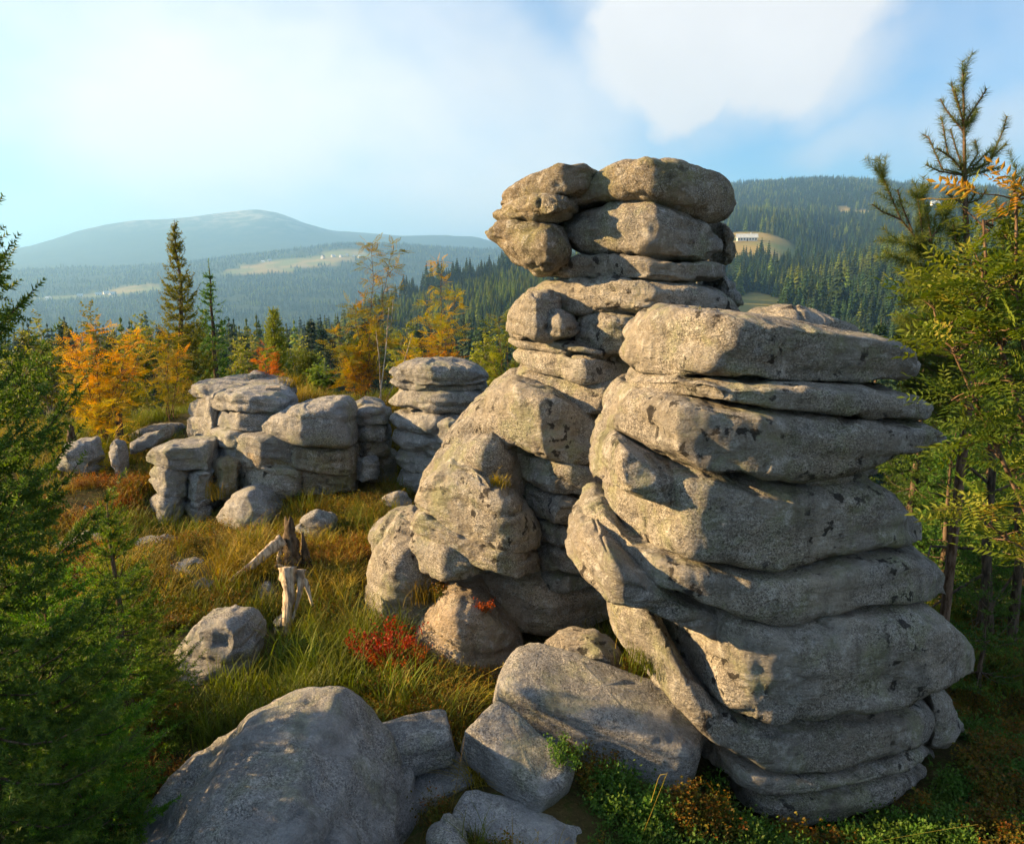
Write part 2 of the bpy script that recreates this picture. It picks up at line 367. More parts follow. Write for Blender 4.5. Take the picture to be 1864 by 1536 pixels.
# ------------------------------------------------------------------ rocks: lofted, weathered slabs
ROCK_SEED = [100]
def slab_mesh(pts, d, ry, k=0.0, p=2.3, e=.5, dip=0.0, lean=0.0, amp=1.0, tf=1.0, bf=1.0, mat='granite', res=4.3, crease=1.0, origin=None, strata=1.0, back=1.0, facets=3, fcut=.95, label=None, seedf=None, fs=None, soft=None, jit=1.0):
    """A rock layer. pts: (column, top row, bottom row) along its visible face; d: distance of its middle, ry: half depth."""
    ROCK_SEED[0] += 7; seed = ROCK_SEED[0]
    pts = sorted(pts); xs = np.array([q[0] for q in pts], float); yt = np.array([q[1] for q in pts], float); yb = np.array([q[2] for q in pts], float)
    ga = np.linspace(-1, 1, 161); gx = xs[0] + (ga + 1) * .5 * (xs[-1] - xs[0])
    def sm(y):
        v = np.interp(gx, xs, y); kk = np.exp(-.5 * (np.arange(-8, 9) / 3.2) ** 2); kk /= kk.sum()
        ext = np.concatenate([2 * v[0] - v[8:0:-1], v, 2 * v[-1] - v[-2:-10:-1]])
        return np.convolve(ext, kk, 'valid')
    gt, gb = sm(yt), sm(yb)
    jg = np.random.default_rng(seed + 1); jt = lambda v, a_=.05: v + jit * jg.uniform(-a_, a_)
    if soft is not None:
        poly = np.array([(-1, .30), (-1, jt(-.12)), ((-1 + k) / 2, jt(-.55)), (k - .06, jt(-.97)), (k + .10, -1.0), (jt(k + (1 - k) * .45, .12), jt(-.93)), (jt(.80), jt(-.76)), (.97, jt(-.46)), (1, jt(-.10)), (.98, .35), (.72, .85), (.1, 1), (-.6, .88), (-.93, .6)])
        cl = np.vstack([poly, poly[:1]]); sg = np.concatenate([[0], np.cumsum(np.hypot(*np.diff(cl, axis=0).T))]); uu = np.linspace(0, sg[-1], 1200, endpoint=False)
        ca, cb = np.interp(uu, sg, cl[:, 0]), np.interp(uu, sg, cl[:, 1]); kr = int(1200 * soft); kk = np.exp(-.5 * (np.arange(-3 * kr, 3 * kr + 1) / max(kr, 1)) ** 2); kk /= kk.sum()
        ext = lambda v: np.convolve(np.concatenate([v[-3 * kr:], v, v[:3 * kr]]), kk, 'valid')
        ca, cb = ext(ca), ext(cb); ca = (ca - ca.min()) / (ca.max() - ca.min()) * 2 - 1
    tt = np.where(ga < k, (ga - k) / (1 + k), (ga - k) / (1 - k)); ff = np.clip(1 - np.abs(tt) ** p, 0, 1) ** (1 / p)
    if soft is not None:
        fr_ = cb < .1; od = np.argsort(ca[fr_]); ff = -np.interp(ga, ca[fr_][od], cb[fr_][od])
    def up(py, fac):
        dep = d - ry * ff * .86 * fac
        v = (H / 2 - py) / F; t = dep / (math.cos(PITCH) + v * math.sin(PITCH))
        return (gx - W / 2) / F * t, CAMZ + t * (-math.sin(PITCH) + v * math.cos(PITCH))
    Xt, Zt = up(gt, tf); Xb, Zb = up(gb, bf)
    # keep the centre-line used by the back half
    pxm = F / d; wpx = xs[-1] - xs[0]; hpx = float(np.mean(gb - gt)); dpx = ry * pxm
    # plan curve
    th = np.linspace(0, 2 * np.pi, 2001); c, sn = np.cos(th), np.sin(th)
    a = np.sign(c) * np.abs(c) ** (2 / p); b = -np.sign(sn) * np.abs(sn) ** (2 / p); b = np.where(b > 0, b * back, b)
    a = np.where(a > 0, k + (1 - k) * a, k + (1 + k) * a)
    if soft is not None: a, b = np.append(ca, ca[0]), np.append(cb, cb[0])
    seg = np.hypot(np.diff(a) * wpx / 2, np.diff(b) * dpx) * np.where(b[1:] < .15, 1.0, .35); cum = np.concatenate([[0], np.cumsum(seg)])
    nt = int(np.clip(cum[-1] / res, 36, 270)); u = np.linspace(0, cum[-1], nt, endpoint=False)
    pa, pb = np.interp(u, cum, a), np.interp(u, cum, b)
    # vertical profile
    ph = np.linspace(-np.pi / 2, np.pi / 2, 1201)
    pr = np.abs(np.cos(ph)) ** e; pw = np.sign(np.sin(ph)) * np.abs(np.sin(ph)) ** e
    seg = np.hypot(np.diff(pr) * min(wpx / 2, dpx * 1.4), np.diff(pw) * hpx / 2); cum = np.concatenate([[0], np.cumsum(seg)])
    nv = int(np.clip(cum[-1] / res, 16, 70)); u = np.linspace(0, cum[-1], nv)
    r, w = np.interp(u, cum, pr), np.interp(u, cum, pw); r[0] = r[-1] = 0
    A = k + (pa[None] - k) * r[:, None]; B = pb[None] * r[:, None]; Wv = np.broadcast_to(w[:, None], A.shape)
    lt = (Wv + 1) / 2
    it = lambda v: np.interp(A, ga, v)
    X = it(Xb) * (1 - lt) + it(Xt) * lt; Z = it(Zb) * (1 - lt) + it(Zt) * lt
    # where the row was read on the near face, widen X back to the body's own distance
    Y = d + ry * B + lean * Wv; Z = Z + dip * ry * B
    Pm = np.stack([X, Y, Z], -1)
    fg = np.random.default_rng(seed); cen = Pm.reshape(-1, 3).mean(0)
    for _ in range(facets):
        nv_ = fg.normal(size=3) * np.array([1, 1, .55]); nv_[1] = -abs(nv_[1]) if fg.uniform() < .75 else nv_[1]; nv_ /= np.linalg.norm(nv_)
        dist = (Pm - cen) @ nv_; lim = dist.max() * fg.uniform(fcut - .1, fcut + .07); over = np.clip(dist - lim, 0, None)
        Pm = Pm - nv_ * (over * .88)[..., None]
    def normals(Pm):
        du = np.roll(Pm, -1, 1) - np.roll(Pm, 1, 1); dv = np.empty_like(Pm); dv[1:-1] = Pm[2:] - Pm[:-2]; dv[0] = Pm[1] - Pm[0]; dv[-1] = Pm[-1] - Pm[-2]
        n = np.cross(du, dv); n /= np.linalg.norm(n, axis=-1, keepdims=True) + 1e-9
        n[0] = n[1].mean(0); n[-1] = n[-2].mean(0)
        n[0] /= np.linalg.norm(n[0]) + 1e-9; n[-1] /= np.linalg.norm(n[-1]) + 1e-9
        cen = Pm.reshape(-1, 3).mean(0)
        if ((Pm - cen) * n).sum() < 0: n = -n
        return n
    hh = hpx / pxm; S = fs or min(hh, wpx / pxm, 2 * ry); sf = seedf if seedf is not None else seed
    n = normals(Pm); q = Pm.reshape(-1, 3)
    low = fbm(q * (.9 / max(S, .25)), 3, sf); bil = np.abs(vnoise(q * (1.5 / max(S, .3)) * np.array([1, 1, 1.6]), sf + 3))
    bil2 = np.abs(vnoise(q * np.array([5.2, 5.2, 8.0]), sf + 4)); chip = np.clip(vnoise(q * np.array([6, 6, 9.]), sf + 8) - .35, 0, 1)
    md = fbm(q * 5.5, 4, sf + 5); rdg = (.45 - np.abs(vnoise(q * np.array([3.1, 3.1, 4.5]), sf + 6))) + .5 * (.45 - np.abs(vnoise(q * np.array([7, 7, 10.]), sf + 7)))
    zz = q[:, 2] + .10 * q[:, 0] + .16 * fbm(q * .8, 3, 901)
    st = vnoise(np.stack([q[:, 0] * .35, q[:, 1] * .35, zz * 8.5], 1), 77); groove = -np.clip(.16 - np.abs(st), 0, 1) / .16
    st2 = vnoise(np.stack([q[:, 0] * .3, q[:, 1] * .3, zz * 3.1], 1), 78); groove2 = -np.clip(.10 - np.abs(st2), 0, 1) / .10
    vj = vnoise(np.stack([q[:, 0] * 1.7 + .5 * q[:, 2], q[:, 1] * 1.7, q[:, 2] * .35], 1), sf + 21); joint = -np.clip(.05 - np.abs(vj), 0, 1) / .05 * (vnoise(q * 1.1, sf + 22) > .05)
    D = amp * ((.05 if fs is None else .03) * S * low + (.05 if fs is None else .035) * S * (bil - .3) * crease + .014 * (bil2 - .3) * crease + .014 * md - .018 * rdg - (.05 if fs is None else .03) * chip + (.026 * groove + .042 * groove2) * strata + .028 * joint)
    Pm = Pm + n * D.reshape(Pm.shape[:2])[..., None]
    Pm[0] = Pm[0].mean(0); Pm[-1] = Pm[-1].mean(0)
    V = np.concatenate([Pm[0, :1], Pm[1:-1].reshape(-1, 3), Pm[-1, :1]])
    rows = nv - 2; ii = 1 + np.arange(rows * nt).reshape(rows, nt); jj = np.roll(ii, -1, 1)
    quads = np.stack([ii[:-1], jj[:-1], jj[1:], ii[1:]], -1).reshape(-1, 4)
    cap0 = np.stack([np.zeros(nt, int), jj[0], ii[0], ii[0]], -1); last = len(V) - 1
    cap1 = np.stack([np.full(nt, last), ii[-1], jj[-1], jj[-1]], -1)
    org = np.array(origin if origin is not None else (V[:, 0].mean(), V[:, 1].mean(), V[:, 2].min()))
    V = V - org
    faces = [tuple(f) for f in quads] ; faces += [tuple(f[:3]) for f in cap0] + [tuple(f[:3]) for f in cap1]
    me = bpy.data.meshes.new('rock'); me.from_pydata(V.tolist(), [], faces)
    me.materials.append(M[mat]); me.polygons.foreach_set('use_smooth', np.ones(len(me.polygons), bool)); me.update()
    return me, org
def formation(name, base, label, category, layers, group=None, fs=None):
    """Empty at the foot; each layer = (part name, pts, keyword options)"""
    e = empty(name, base, label, category, group)
    ROCK_SEED[0] += 50; sf = ROCK_SEED[0]
    for nm, pts, kw in layers:
        kw.setdefault('soft', .022); kw.setdefault('seedf', sf); kw.setdefault('fs', fs)
        me, org = slab_mesh(pts, **kw); o = link(nm, me, e); o.location = Vector(org) - Vector(base)
        if 'label' in kw: o['label'] = kw['label']
    return e
def boulder(name, label, category, pts, group=None, **kw):
    kw.setdefault('tf', 0.25); kw.setdefault('e', .72); kw.setdefault('facets', 10); kw.setdefault('fcut', .88)
    me, org = slab_mesh(pts, **kw)
    return tag(link(name, me, None, Vector(org)), label, category, group)

# ---- the broad layered tower on the right
D1 = 6.8
R3B = [(1104,872),(1140,846),(1220,850),(1330,868),(1420,884),(1500,884),(1580,868),(1630,884),(1670,925)]
GA = [(1058,925),(1085,900),(1104,925),(1140,975),(1200,1010),(1330,1036),(1420,1046),(1500,1024),(1580,1010),(1670,1003),(1714,1012)]
GB = [(1058,968),(1120,1002),(1200,1070),(1280,1100),(1360,1125),(1430,1140),(1560,1112),(1714,1106),(1764,1150)]
R7T = [(1112,1100),(1160,1088),(1196,1130),(1230,1200),(1270,1250),(1300,1285),(1400,1315),(1500,1310),(1650,1290),(1700,1270)]
GC = [(1196,1150),(1230,1200),(1270,1250),(1300,1285),(1400,1315),(1500,1310),(1650,1290),(1764,1236)]
GD = [(1112,1150),(1160,1225),(1235,1290),(1280,1340),(1320,1362),(1380,1395),(1450,1403),(1550,1395),(1700,1348)]
GE = [(1235,1325),(1275,1372),(1330,1418),(1370,1432),(1400,1440),(1500,1428),(1640,1396),(1692,1380)]
GF = [(1275,1392),(1310,1430),(1350,1466),(1400,1490),(1460,1498),(1530,1492),(1610,1460),(1684,1408)]
def between(x0, x1, top, bot):
    """a layer lying between two bedding joints"""
    xs_ = np.linspace(x0, x1, 15); f_ = lambda L_: np.interp(xs_, [q_[0] for q_ in L_], [q_[1] for q_ in L_])
    return [(a_, b_ + 1.5, max(c_ - 1.5, b_ + 12)) for a_, b_, c_ in zip(xs_, f_(top), f_(bot))]
o = lambda **k: dict(dict(d=D1, ry=1.2, k=-.5, p=3.1, mat='granite', jit=.25, crease=.5), **k)
formation('rock_formation', tuple(unproj(1480, 1500, 5.8)), 'broad granite tower of stacked rounded layers with dark lichen spots on its wide face', 'rock formation', [
 ('rock_layer', [(1137,628,650),(1150,600,676),(1185,560,690),(1225,552,692),(1300,557,694),(1400,575,698),(1500,592,700),(1600,608,706),(1645,618,710),(1664,630,708)], o(ry=1.1, e=.36, tf=.45, d=6.9, k=-.4)),
 ('rock_layer', [(1340,590,640),(1370,566,640),(1410,556,640),(1480,566,650),(1560,590,670),(1610,625,680)], o(d=7.5, ry=.5, e=.8, tf=0)),
 ('rock_layer', [(1146,692,712),(1200,688,722),(1300,690,736),(1450,696,752),(1560,700,764),(1660,710,776),(1696,726,770)], o(ry=1.12, e=.33)),
 ('rock_layer', [(1098,770,782),(1125,735,815),(1160,715,832),(1250,724,858),(1350,735,878),(1450,748,890),(1540,758,878),(1620,762,852),(1690,764,826),(1716,776,814)], o(ry=1.25, e=.38)),
 ('rock_layer', [(1400,840,880),(1470,845,892),(1560,842,884),(1600,845,870)], o(ry=.9, e=.7)),
 ('rock_layer', [(1080,838,872),(1100,815,895),(1140,812,905),(1200,840,930),(1300,865,945)], o(ry=1.1, k=-.5, e=.5, d=6.75)),
 ('rock_layer', between(1104, 1670, R3B, GA), o(ry=1.2, e=.28, facets=0)),
 ('rock_layer', between(1058, 1714, GA, GB), o(ry=1.24, e=.28, facets=0)),
 ('rock_layer', [(1035,988,1022),(1060,970,1060),(1110,996,1104),(1200,1066,1122),(1280,1100,1160),(1360,1128,1200)], o(ry=1.05, k=-.5, e=.42, d=6.6, facets=1)),
 ('rock_layer', between(1196, 1764, GB, GC), o(ry=1.30, e=.24, facets=0)),
 ('rock_layer', between(1112, 1700, R7T, GD), o(ry=1.2, e=.26, facets=0)),
 ('rock_layer', [(1670,1255,1350),(1700,1245,1384),(1735,1250,1380),(1748,1290,1350)], o(d=7.0, ry=.6, e=.6)),
 ('rock_layer', between(1235, 1692, GD, GE), o(ry=1.17, e=.30, facets=0)),
 ('rock_layer', between(1275, 1684, GE, GF), o(ry=1.12, e=.38, facets=0)),
 ('plinth', [(1380,1470,1530),(1450,1475,1545),(1540,1465,1540),(1640,1420,1500)], o(ry=.8, e=.5)),
], fs=.8)

# ---- the slender tower behind it with the split head
D2 = 9.0
o = lambda **k: dict(dict(d=D2, ry=1.15, k=.1, p=2.0, mat='granite'), **k)
oo = lambda **k: dict(dict(d=D2, ry=1.15, k=.1, p=2.0, mat='granite_old'), **k)
formation('rock_formation', tuple(unproj(960, 1165, 8.0)), 'slender granite tower with a split overhanging head above a sloping shoulder', 'rock formation', [
 ('head_layer', [(1021,368,380),(1035,338,388),(1075,318,380),(1110,300,368),(1165,293,364),(1240,298,392),(1300,315,412),(1328,345,412),(1336,368,385)], oo(ry=1.0, e=.54, tf=.2, k=-.1, crease=1.3)),
 ('head_layer', [(998,412,425),(1030,384,452),(1075,366,474),(1130,355,474),(1190,358,482),(1240,374,490),(1290,395,490),(1325,425,470)], oo(ry=1.02, e=.6, k=.15, p=1.8, crease=1.3, mat='granite')),
 ('head_layer', [(1290,400,470),(1325,400,488),(1342,440,482)], oo(d=9.7, ry=.6, e=.6)),
 ('head_layer', [(903,362,378),(925,342,378),(965,322,366),(1010,306,360),(1060,307,356),(1095,316,350)], oo(d=9.2, ry=.8, e=.3, tf=.2, k=.2, crease=1.4)),
 ('head_layer', [(895,380,398),(920,360,406),(970,346,408),(1010,346,404),(1060,350,400)], oo(d=9.15, ry=.85, e=.6, k=.2, crease=1.3)),
 ('head_layer', [(885,415,432),(900,396,452),(940,392,478),(985,398,504),(1015,402,506),(1045,410,480)], oo(d=9.1, ry=.9, e=.6, k=.3, crease=1.3)),
 ('rock_layer', [(1000,484,508),(1045,462,516),(1110,458,516),(1180,464,516),(1260,472,516),(1324,470,512)], o(ry=1.0, e=.3, crease=1.4)),
 ('rock_layer', [(1280,470,540),(1310,480,556),(1330,500,560),(1352,545,562)], o(d=9.5, ry=.6, e=.6, mat='granite_grey')),
 ('rock_layer', [(958,540,572),(985,506,584),(1040,497,588),(1110,494,578),(1190,500,580),(1270,512,590),(1330,530,600),(1350,548,590)], o(ry=1.15, e=.56, tf=.7, k=.05)),
 ('rock_layer', [(918,592,608),(932,560,620),(965,530,622),(1000,525,626),(1035,540,620)], o(d=9.1, ry=.9, e=.3, k=-.1)),
 ('rock_layer', [(955,580,612),(985,552,626),(1030,560,620),(1060,575,610)], o(d=8.9, ry=.85, e=.56)),
 ('rock_layer', [(998,604,622),(1020,582,640),(1075,560,652),(1130,562,654),(1200,568,650),(1300,580,650)], o(ry=1.12, e=.56, k=-.2, p=1.8)),
 ('rock_layer', [(928,612,628),(955,606,642),(1000,612,648),(1060,630,652),(1160,640,660)], o(ry=1.0, e=.6)),
 ('rock_layer', [(934,640,660),(960,634,672),(1010,640,690),(1060,645,700),(1170,645,700)], o(ry=1.02, e=.3, p=1.8)),
 ('rock_layer', [(938,676,694),(955,660,712),(1000,672,738),(1060,688,756),(1120,690,754),(1180,690,750)], o(ry=1.05, e=.3, p=1.8)),
 ('rock_layer', [(1042,722,736),(1075,712,750),(1120,702,750),(1180,698,742)], o(d=8.7, ry=.9, e=.56)),
 ('shoulder_slab', [(757,880,945),(790,832,950),(840,800,955),(900,790,955),(960,830,960)], o(d=8.9, ry=.95, e=.42, k=.2, p=1.7)),
 ('shoulder_slab', [(800,802,850),(850,752,862),(900,712,850),(938,690,818),(1000,712,842),(1060,742,852),(1105,765,852),(1124,795,838)], o(d=8.9, ry=1.1, e=.36, k=.25, tf=.8)),
 ('shoulder_slab', [(896,806,866),(940,812,876),(1000,836,902),(1085,846,908),(1112,858,900)], o(d=8.9, ry=1.15, e=.40, k=.2)),
 ('shoulder_slab', [(918,864,916),(960,878,938),(1000,896,955),(1080,904,972),(1096,914,960)], o(d=8.9, ry=1.12, e=.40, k=.2)),
 ('shoulder_slab', [(930,905,965),(985,940,990),(1060,962,1005),(1092,966,995)], o(d=8.95, ry=1.08, e=.40, k=.2)),
 ('shoulder_slab', [(900,985,1040),(985,985,1045),(1060,1000,1045),(1100,1000,1035)], o(d=9.0, ry=1.05, e=.45, k=.2)),
 ('shoulder_slab', [(900,1035,1075),(1000,1038,1078),(1060,1040,1078),(1110,1030,1066)], o(d=9.0, ry=1.0, e=.45)),
 ('front_block', [(752,905,938),(775,862,952),(810,840,972),(860,850,996),(905,880,1006),(950,925,1010),(984,960,1000)], o(d=8.3, ry=.72, e=.3, k=.35, p=1.9, tf=.8, crease=.56)),
 ('front_block', [(805,850,872),(830,836,880),(870,844,895),(905,868,905),(925,895,910)], o(d=8.4, ry=.6, e=.6, mat='granite_grey', tf=.5)),
 ('front_block', [(745,948,970),(765,932,984),(820,962,1012),(880,988,1036),(940,1002,1054),(984,1010,1046)], o(d=8.3, ry=.74, e=.3, k=.4, p=1.9, crease=.56)),
 ('front_block', [(743,978,1010),(765,972,1048),(800,990,1066),(845,1010,1062),(885,1025,1048)], o(d=8.3, ry=.62, e=.6, k=0)),
 ('foot', [(770,1040,1100),(840,1050,1120),(870,1040,1150),(930,1040,1170),(1000,1045,1175),(1080,1055,1165),(1130,1070,1140)], o(d=9.0, ry=.95, e=.6, k=.1, p=1.8, mat='granite_pale')),
 ('foot', [(742,1170,1215),(775,1120,1255),(820,1085,1290),(870,1090,1310),(920,1130,1310),(960,1165,1300)], o(d=8.2, ry=.75, e=.3, k=-.2, p=1.9, mat='granite_pale', tf=.6)),
], fs=.55)
boulder('leaning_boulder', 'tall smooth boulder leaning beside the split-headed tower', 'boulder', [(664,1050,1190),(680,990,1205),(712,952,1210),(745,935,1215),(785,960,1215),(815,1030,1200)], d=8.9, ry=.6, e=.5, mat='granite', k=-.2)
boulder('boulder', 'rounded hump of rock behind the tall leaning boulder', 'boulder', [(672,960,1020),(700,935,1040),(745,928,1050),(780,950,1040)], d=9.6, ry=.5, mat='granite')

# ---- boulders in the shaded foreground
boulder('boulder', 'brown rock crest peeping over the big tilted boulder', 'boulder', [(980,1186,1230),(1030,1168,1235),(1085,1164,1235),(1135,1185,1232)], d=7.0, ry=.35, mat='granite')
def block(name, label, category, c, L, Wd, sx, sy, sz, mat, e1=.26, e2=.26, n=46, rough=.012, seed=1):
    """squared block: rounded box with half sizes sx, sy, sz; long axis L, roughly along width Wd"""
    L = np.array(L, float); L /= np.linalg.norm(L); Wd = np.array(Wd, float); Wd -= L * (Wd @ L); Wd /= np.linalg.norm(Wd); U = np.cross(L, Wd)
    th = np.linspace(0, 2 * np.pi, n * 2, endpoint=False); ph = np.linspace(-np.pi / 2, np.pi / 2, n)
    P_ = lambda v, e_: np.sign(v) * np.abs(v) ** e_
    q_ = np.stack([(P_(np.cos(ph), e1)[:, None] * P_(np.cos(th), e2)[None]) * sx, (P_(np.cos(ph), e1)[:, None] * P_(np.sin(th), e2)[None]) * sy, np.repeat(P_(np.sin(ph), e1)[:, None], n * 2, 1) * sz], -1)
    q_ = q_[..., :1] * L + q_[..., 1:2] * Wd + q_[..., 2:] * U; f = q_.reshape(-1, 3)
    d_ = .03 * fbm(f * 2.6, 3, seed) + rough * fbm(f * 9, 4, seed + 5); f = f * (1 + d_[:, None] / (np.linalg.norm(f, axis=1, keepdims=True) + .05))
    g_ = f.reshape(n, n * 2, 3); g_[0] = g_[0].mean(0); g_[-1] = g_[-1].mean(0)
    ii = np.arange(n * n * 2).reshape(n, n * 2); jj = np.roll(ii, -1, 1); fq = np.stack([ii[:-1], jj[:-1], jj[1:], ii[1:]], -1).reshape(-1, 4)
    return tag(link(name, mesh_from(name, g_.reshape(-1, 3), fq, [M[mat]]), None, c), label, category)
block('boulder', 'big tilted boulder wedged against the foot of the broad tower', 'boulder', unproj(1088, 1300, 6.35), (.93, -.32, -.19), (.30, .90, .05), .90, .44, .28, 'granite_grey', .32, .36, 70, .016, seed=9)
block('stone_block', 'long square-edged granite block lying aslant', 'boulder', unproj(938, 1385, 5.65), (.52, -.42, -.26), (.75, .60, .05), .42, .22, .20, 'granite_grey', seed=4)
block('stone_block', 'cracked wedge of rock, the upper half, beside the big round boulder', 'boulder', unproj(746, 1356, 5.85), (.9, .15, .14), (-.1, .9, .1), .34, .22, .14, 'granite_grey', .24, .26, seed=14)
block('stone_block', 'dark lower half of the cracked wedge of rock', 'boulder', unproj(792, 1446, 5.75), (.8, .3, .22), (-.2, .9, .1), .30, .22, .18, 'granite_grey', .24, .26, seed=15)
block('boulder', 'low pale rock with a ridged top below the square-edged block', 'boulder', unproj(940, 1528, 5.2), (.9, -.25, -.15), (.2, .9, .1), .50, .22, .17, 'granite_grey', .34, .36, seed=16)
boulder('boulder', 'huge rounded grey boulder with a flattened crown and brown stained flank', 'boulder', [(190,1590,1680),(245,1510,1720),(330,1465,1760),(385,1415,1780),(450,1392,1790),(560,1384,1790),(620,1425,1780),(690,1490,1770),(745,1555,1740),(780,1605,1680)], d=5.0, ry=.95, e=.5, k=.1, p=2.4, mat='granite_grey', tf=.3, facets=6, fcut=.95, crease=1.5)
boulder('boulder', 'small rock tip among grass beside the huge rounded boulder', 'boulder', [(770,1520,1580),(810,1506,1590),(855,1525,1580)], d=4.9, ry=.2, mat='granite_grey')
boulder('boulder', 'smooth blue-grey boulder half sunk in the slope below the dead stump', 'boulder', [(294,1200,1245),(325,1165,1268),(365,1132,1274),(420,1120,1266),(455,1124,1225),(472,1135,1180)], d=7.7, ry=.5, e=.6, mat='granite_grey', k=0)
GR = 'low stones in the grassy slope'
for lab, pts, d in (('flat pale stone under the spruce tips, nearer the log-like slab', [(98,935,965),(140,915,972),(190,918,965)], 12.0),
               ('flat stone half hidden behind the spruce leader', [(92,990,1012),(140,974,1020),(185,982,1014)], 10.8),
               ('thin flat rock lying in grass above the dark hollow', [(294,1034,1052),(340,1026,1058),(385,1032,1050)], 9.6),
               ('pale rounded stone between grass tufts behind the dead stump', [(540,945,978),(575,930,988),(612,936,975)], 10.8),
               ('bare rock pavement beside the leaning boulder', [(672,950,990),(710,936,1000),(752,930,990)], 10.6),
               ('small dark stone under the low spruce boughs', [(190,1185,1220),(220,1172,1228),(250,1185,1218)], 8.2),
               ('grey stone in the shade of the young spruce', [(190,1245,1300),(225,1230,1315),(258,1250,1300)], 7.4)):
    boulder('stone', lab, 'stone', pts, GR, d=d, ry=.3, mat='granite_grey')

for lab, pts, d in (('angular stone beside the bleached root', [(455,1078,1100),(480,1068,1106),(505,1078,1100)], 9.0),
               ('pale stone below the bleached vertical root', [(492,1130,1158),(515,1120,1166),(535,1132,1158)], 8.4),
               ('two-humped grey stone above the smooth blue-grey boulder', [(330,1062,1080),(365,1052,1086),(402,1064,1080)], 9.2),
               ('flat grey slab under the squat pillar', [(235,985,1005),(285,975,1012),(330,984,1006)], 10.6),
               ('rough stone at the foot of the stubby column', [(690,905,930),(725,895,936),(755,905,928)], 11.6),
               ('brown stone below the crimson bush', [(640,1250,1280),(665,1240,1288),(690,1252,1280)], 7.3),
               ('small stone beside the cracked wedge of rock', [(620,1300,1325),(640,1290,1332),(662,1302,1325)], 6.6)):
    boulder('stone', lab, 'stone', pts, GR, d=d, ry=.22, mat='granite_grey')
# ---- the low outcrop on the left
D3 = 12.2
o = lambda **k: dict(dict(d=D3, ry=.55, k=-.2, p=4.0, mat='granite_grey', res=3.8, e=.25, facets=4, fcut=.93, fs=.35), **k)
formation('rock_stack', tuple(unproj(325, 965, 11.8)), 'squat pillar of grey blocks with a flat lit top', 'rock stack', [
 ('rock_layer', [(266,828,842),(285,812,850),(330,806,862),(388,800,864)], o(tf=.4)),
 ('rock_layer', [(270,850,880),(290,845,905),(320,852,915),(345,860,908)], o(ry=.5)),
 ('rock_layer', [(335,858,912),(365,858,918),(390,860,905)], o(ry=.5)),
 ('rock_layer', [(268,905,960),(295,898,972),(338,905,970)], o(ry=.55)),
 ('rock_layer', [(328,908,962),(360,910,968),(390,905,955)], o(ry=.5)),
])
formation('rock_outcrop', tuple(unproj(470, 900, 12.2)), 'low stepped outcrop of flat-topped granite blocks behind grass', 'outcrop', [
 ('rock_layer', [(343,704,722),(352,697,728),(400,694,730),(460,693,730),(530,698,728)], o(d=14.2, ry=.9, tf=.3, k=-.5)),
 ('rock_layer', [(345,724,760),(360,722,764),(460,724,764),(530,724,760)], o(d=14.2, ry=.88, k=-.5)),
 ('rock_layer', [(341,758,800),(365,756,806),(460,758,806),(530,758,800)], o(d=14.2, ry=.92, k=-.5)),
 ('rock_layer', [(370,720,815),(385,716,820),(405,722,815)], o(d=13.2, ry=.5)),
 ('rock_layer', [(384,726,744),(400,712,750),(450,709,752),(500,713,754),(532,726,748)], o(d=12.8, ry=.72, tf=.45)),
 ('rock_layer', [(388,748,776),(405,746,784),(460,750,788),(520,752,782)], o(d=12.8, ry=.68)),
 ('rock_layer', [(378,778,812),(405,778,816),(450,782,816),(480,786,812)], o(d=12.8, ry=.66)),
 ('rock_layer', [(381,812,850),(405,812,854),(450,814,852),(480,814,842)], o(d=12.8, ry=.63)),
 ('rock_layer', [(418,800,815),(440,788,828),(500,795,838),(550,805,850)], o(d=12.3, ry=.5)),
 ('rock_layer', [(418,815,850),(470,822,862),(530,826,868),(560,835,858)], o(d=12.3, ry=.5, mat='granite_old')),
 ('rock_layer', [(382,838,905),(410,836,912),(440,845,905)], o(d=12.3, ry=.5, mat='granite_old')),
 ('rock_layer', [(425,850,905),(450,842,918),(500,845,918),(560,855,900)], o(d=12.3, ry=.55, mat='granite')),
 ('rock_layer', [(395,925,960),(410,903,975),(450,898,988),(485,910,985),(505,930,970)], o(d=11.6, ry=.5, e=.65)),
 ('head_layer', [(468,778,790),(485,758,802),(530,742,814),(580,732,820),(620,724,824),(638,732,824),(648,748,818)], o(d=12.3, ry=.72, tf=.5, k=-.1, p=2.4, e=.42)),
 ('head_layer', [(484,800,828),(530,812,850),(580,818,864),(640,820,868),(654,816,852)], o(d=12.4, ry=.65, mat='granite_old')),
 ('rock_layer', [(500,850,890),(560,855,905),(650,850,900)], o(d=12.5, ry=.6, mat='granite_old')),
])
formation('rock_stack', tuple(unproj(670, 880, 12.6)), 'small dark stack of thin rock layers between outcrop and lichened column', 'rock stack', [
 ('rock_layer', [(630,758,770),(650,745,778),(690,741,776),(712,748,772)], o(d=12.9, ry=.45, tf=.5)),
 ('rock_layer', [(634,776,800),(660,770,808),(708,774,804)], o(d=12.9, ry=.42)),
 ('rock_layer', [(640,805,830),(670,800,836),(710,804,832)], o(d=12.9, ry=.42, mat='granite_old')),
 ('rock_layer', [(644,840,872),(660,834,880),(688,838,874)], o(d=12.4, ry=.3, e=.35)),
 ('rock_layer', [(640,826,880),(680,828,890),(722,826,880)], o(d=13.2, ry=.4, mat='granite_old')),
 ('rock_layer', [(630,735,750),(660,726,752),(700,735,750)], o(d=13.8, ry=.5, tf=.3)),
])
o = lambda **k: dict(dict(d=12.6, ry=.72, k=-.15, p=2.2, mat='granite_grey', res=3.8, e=.55), **k)
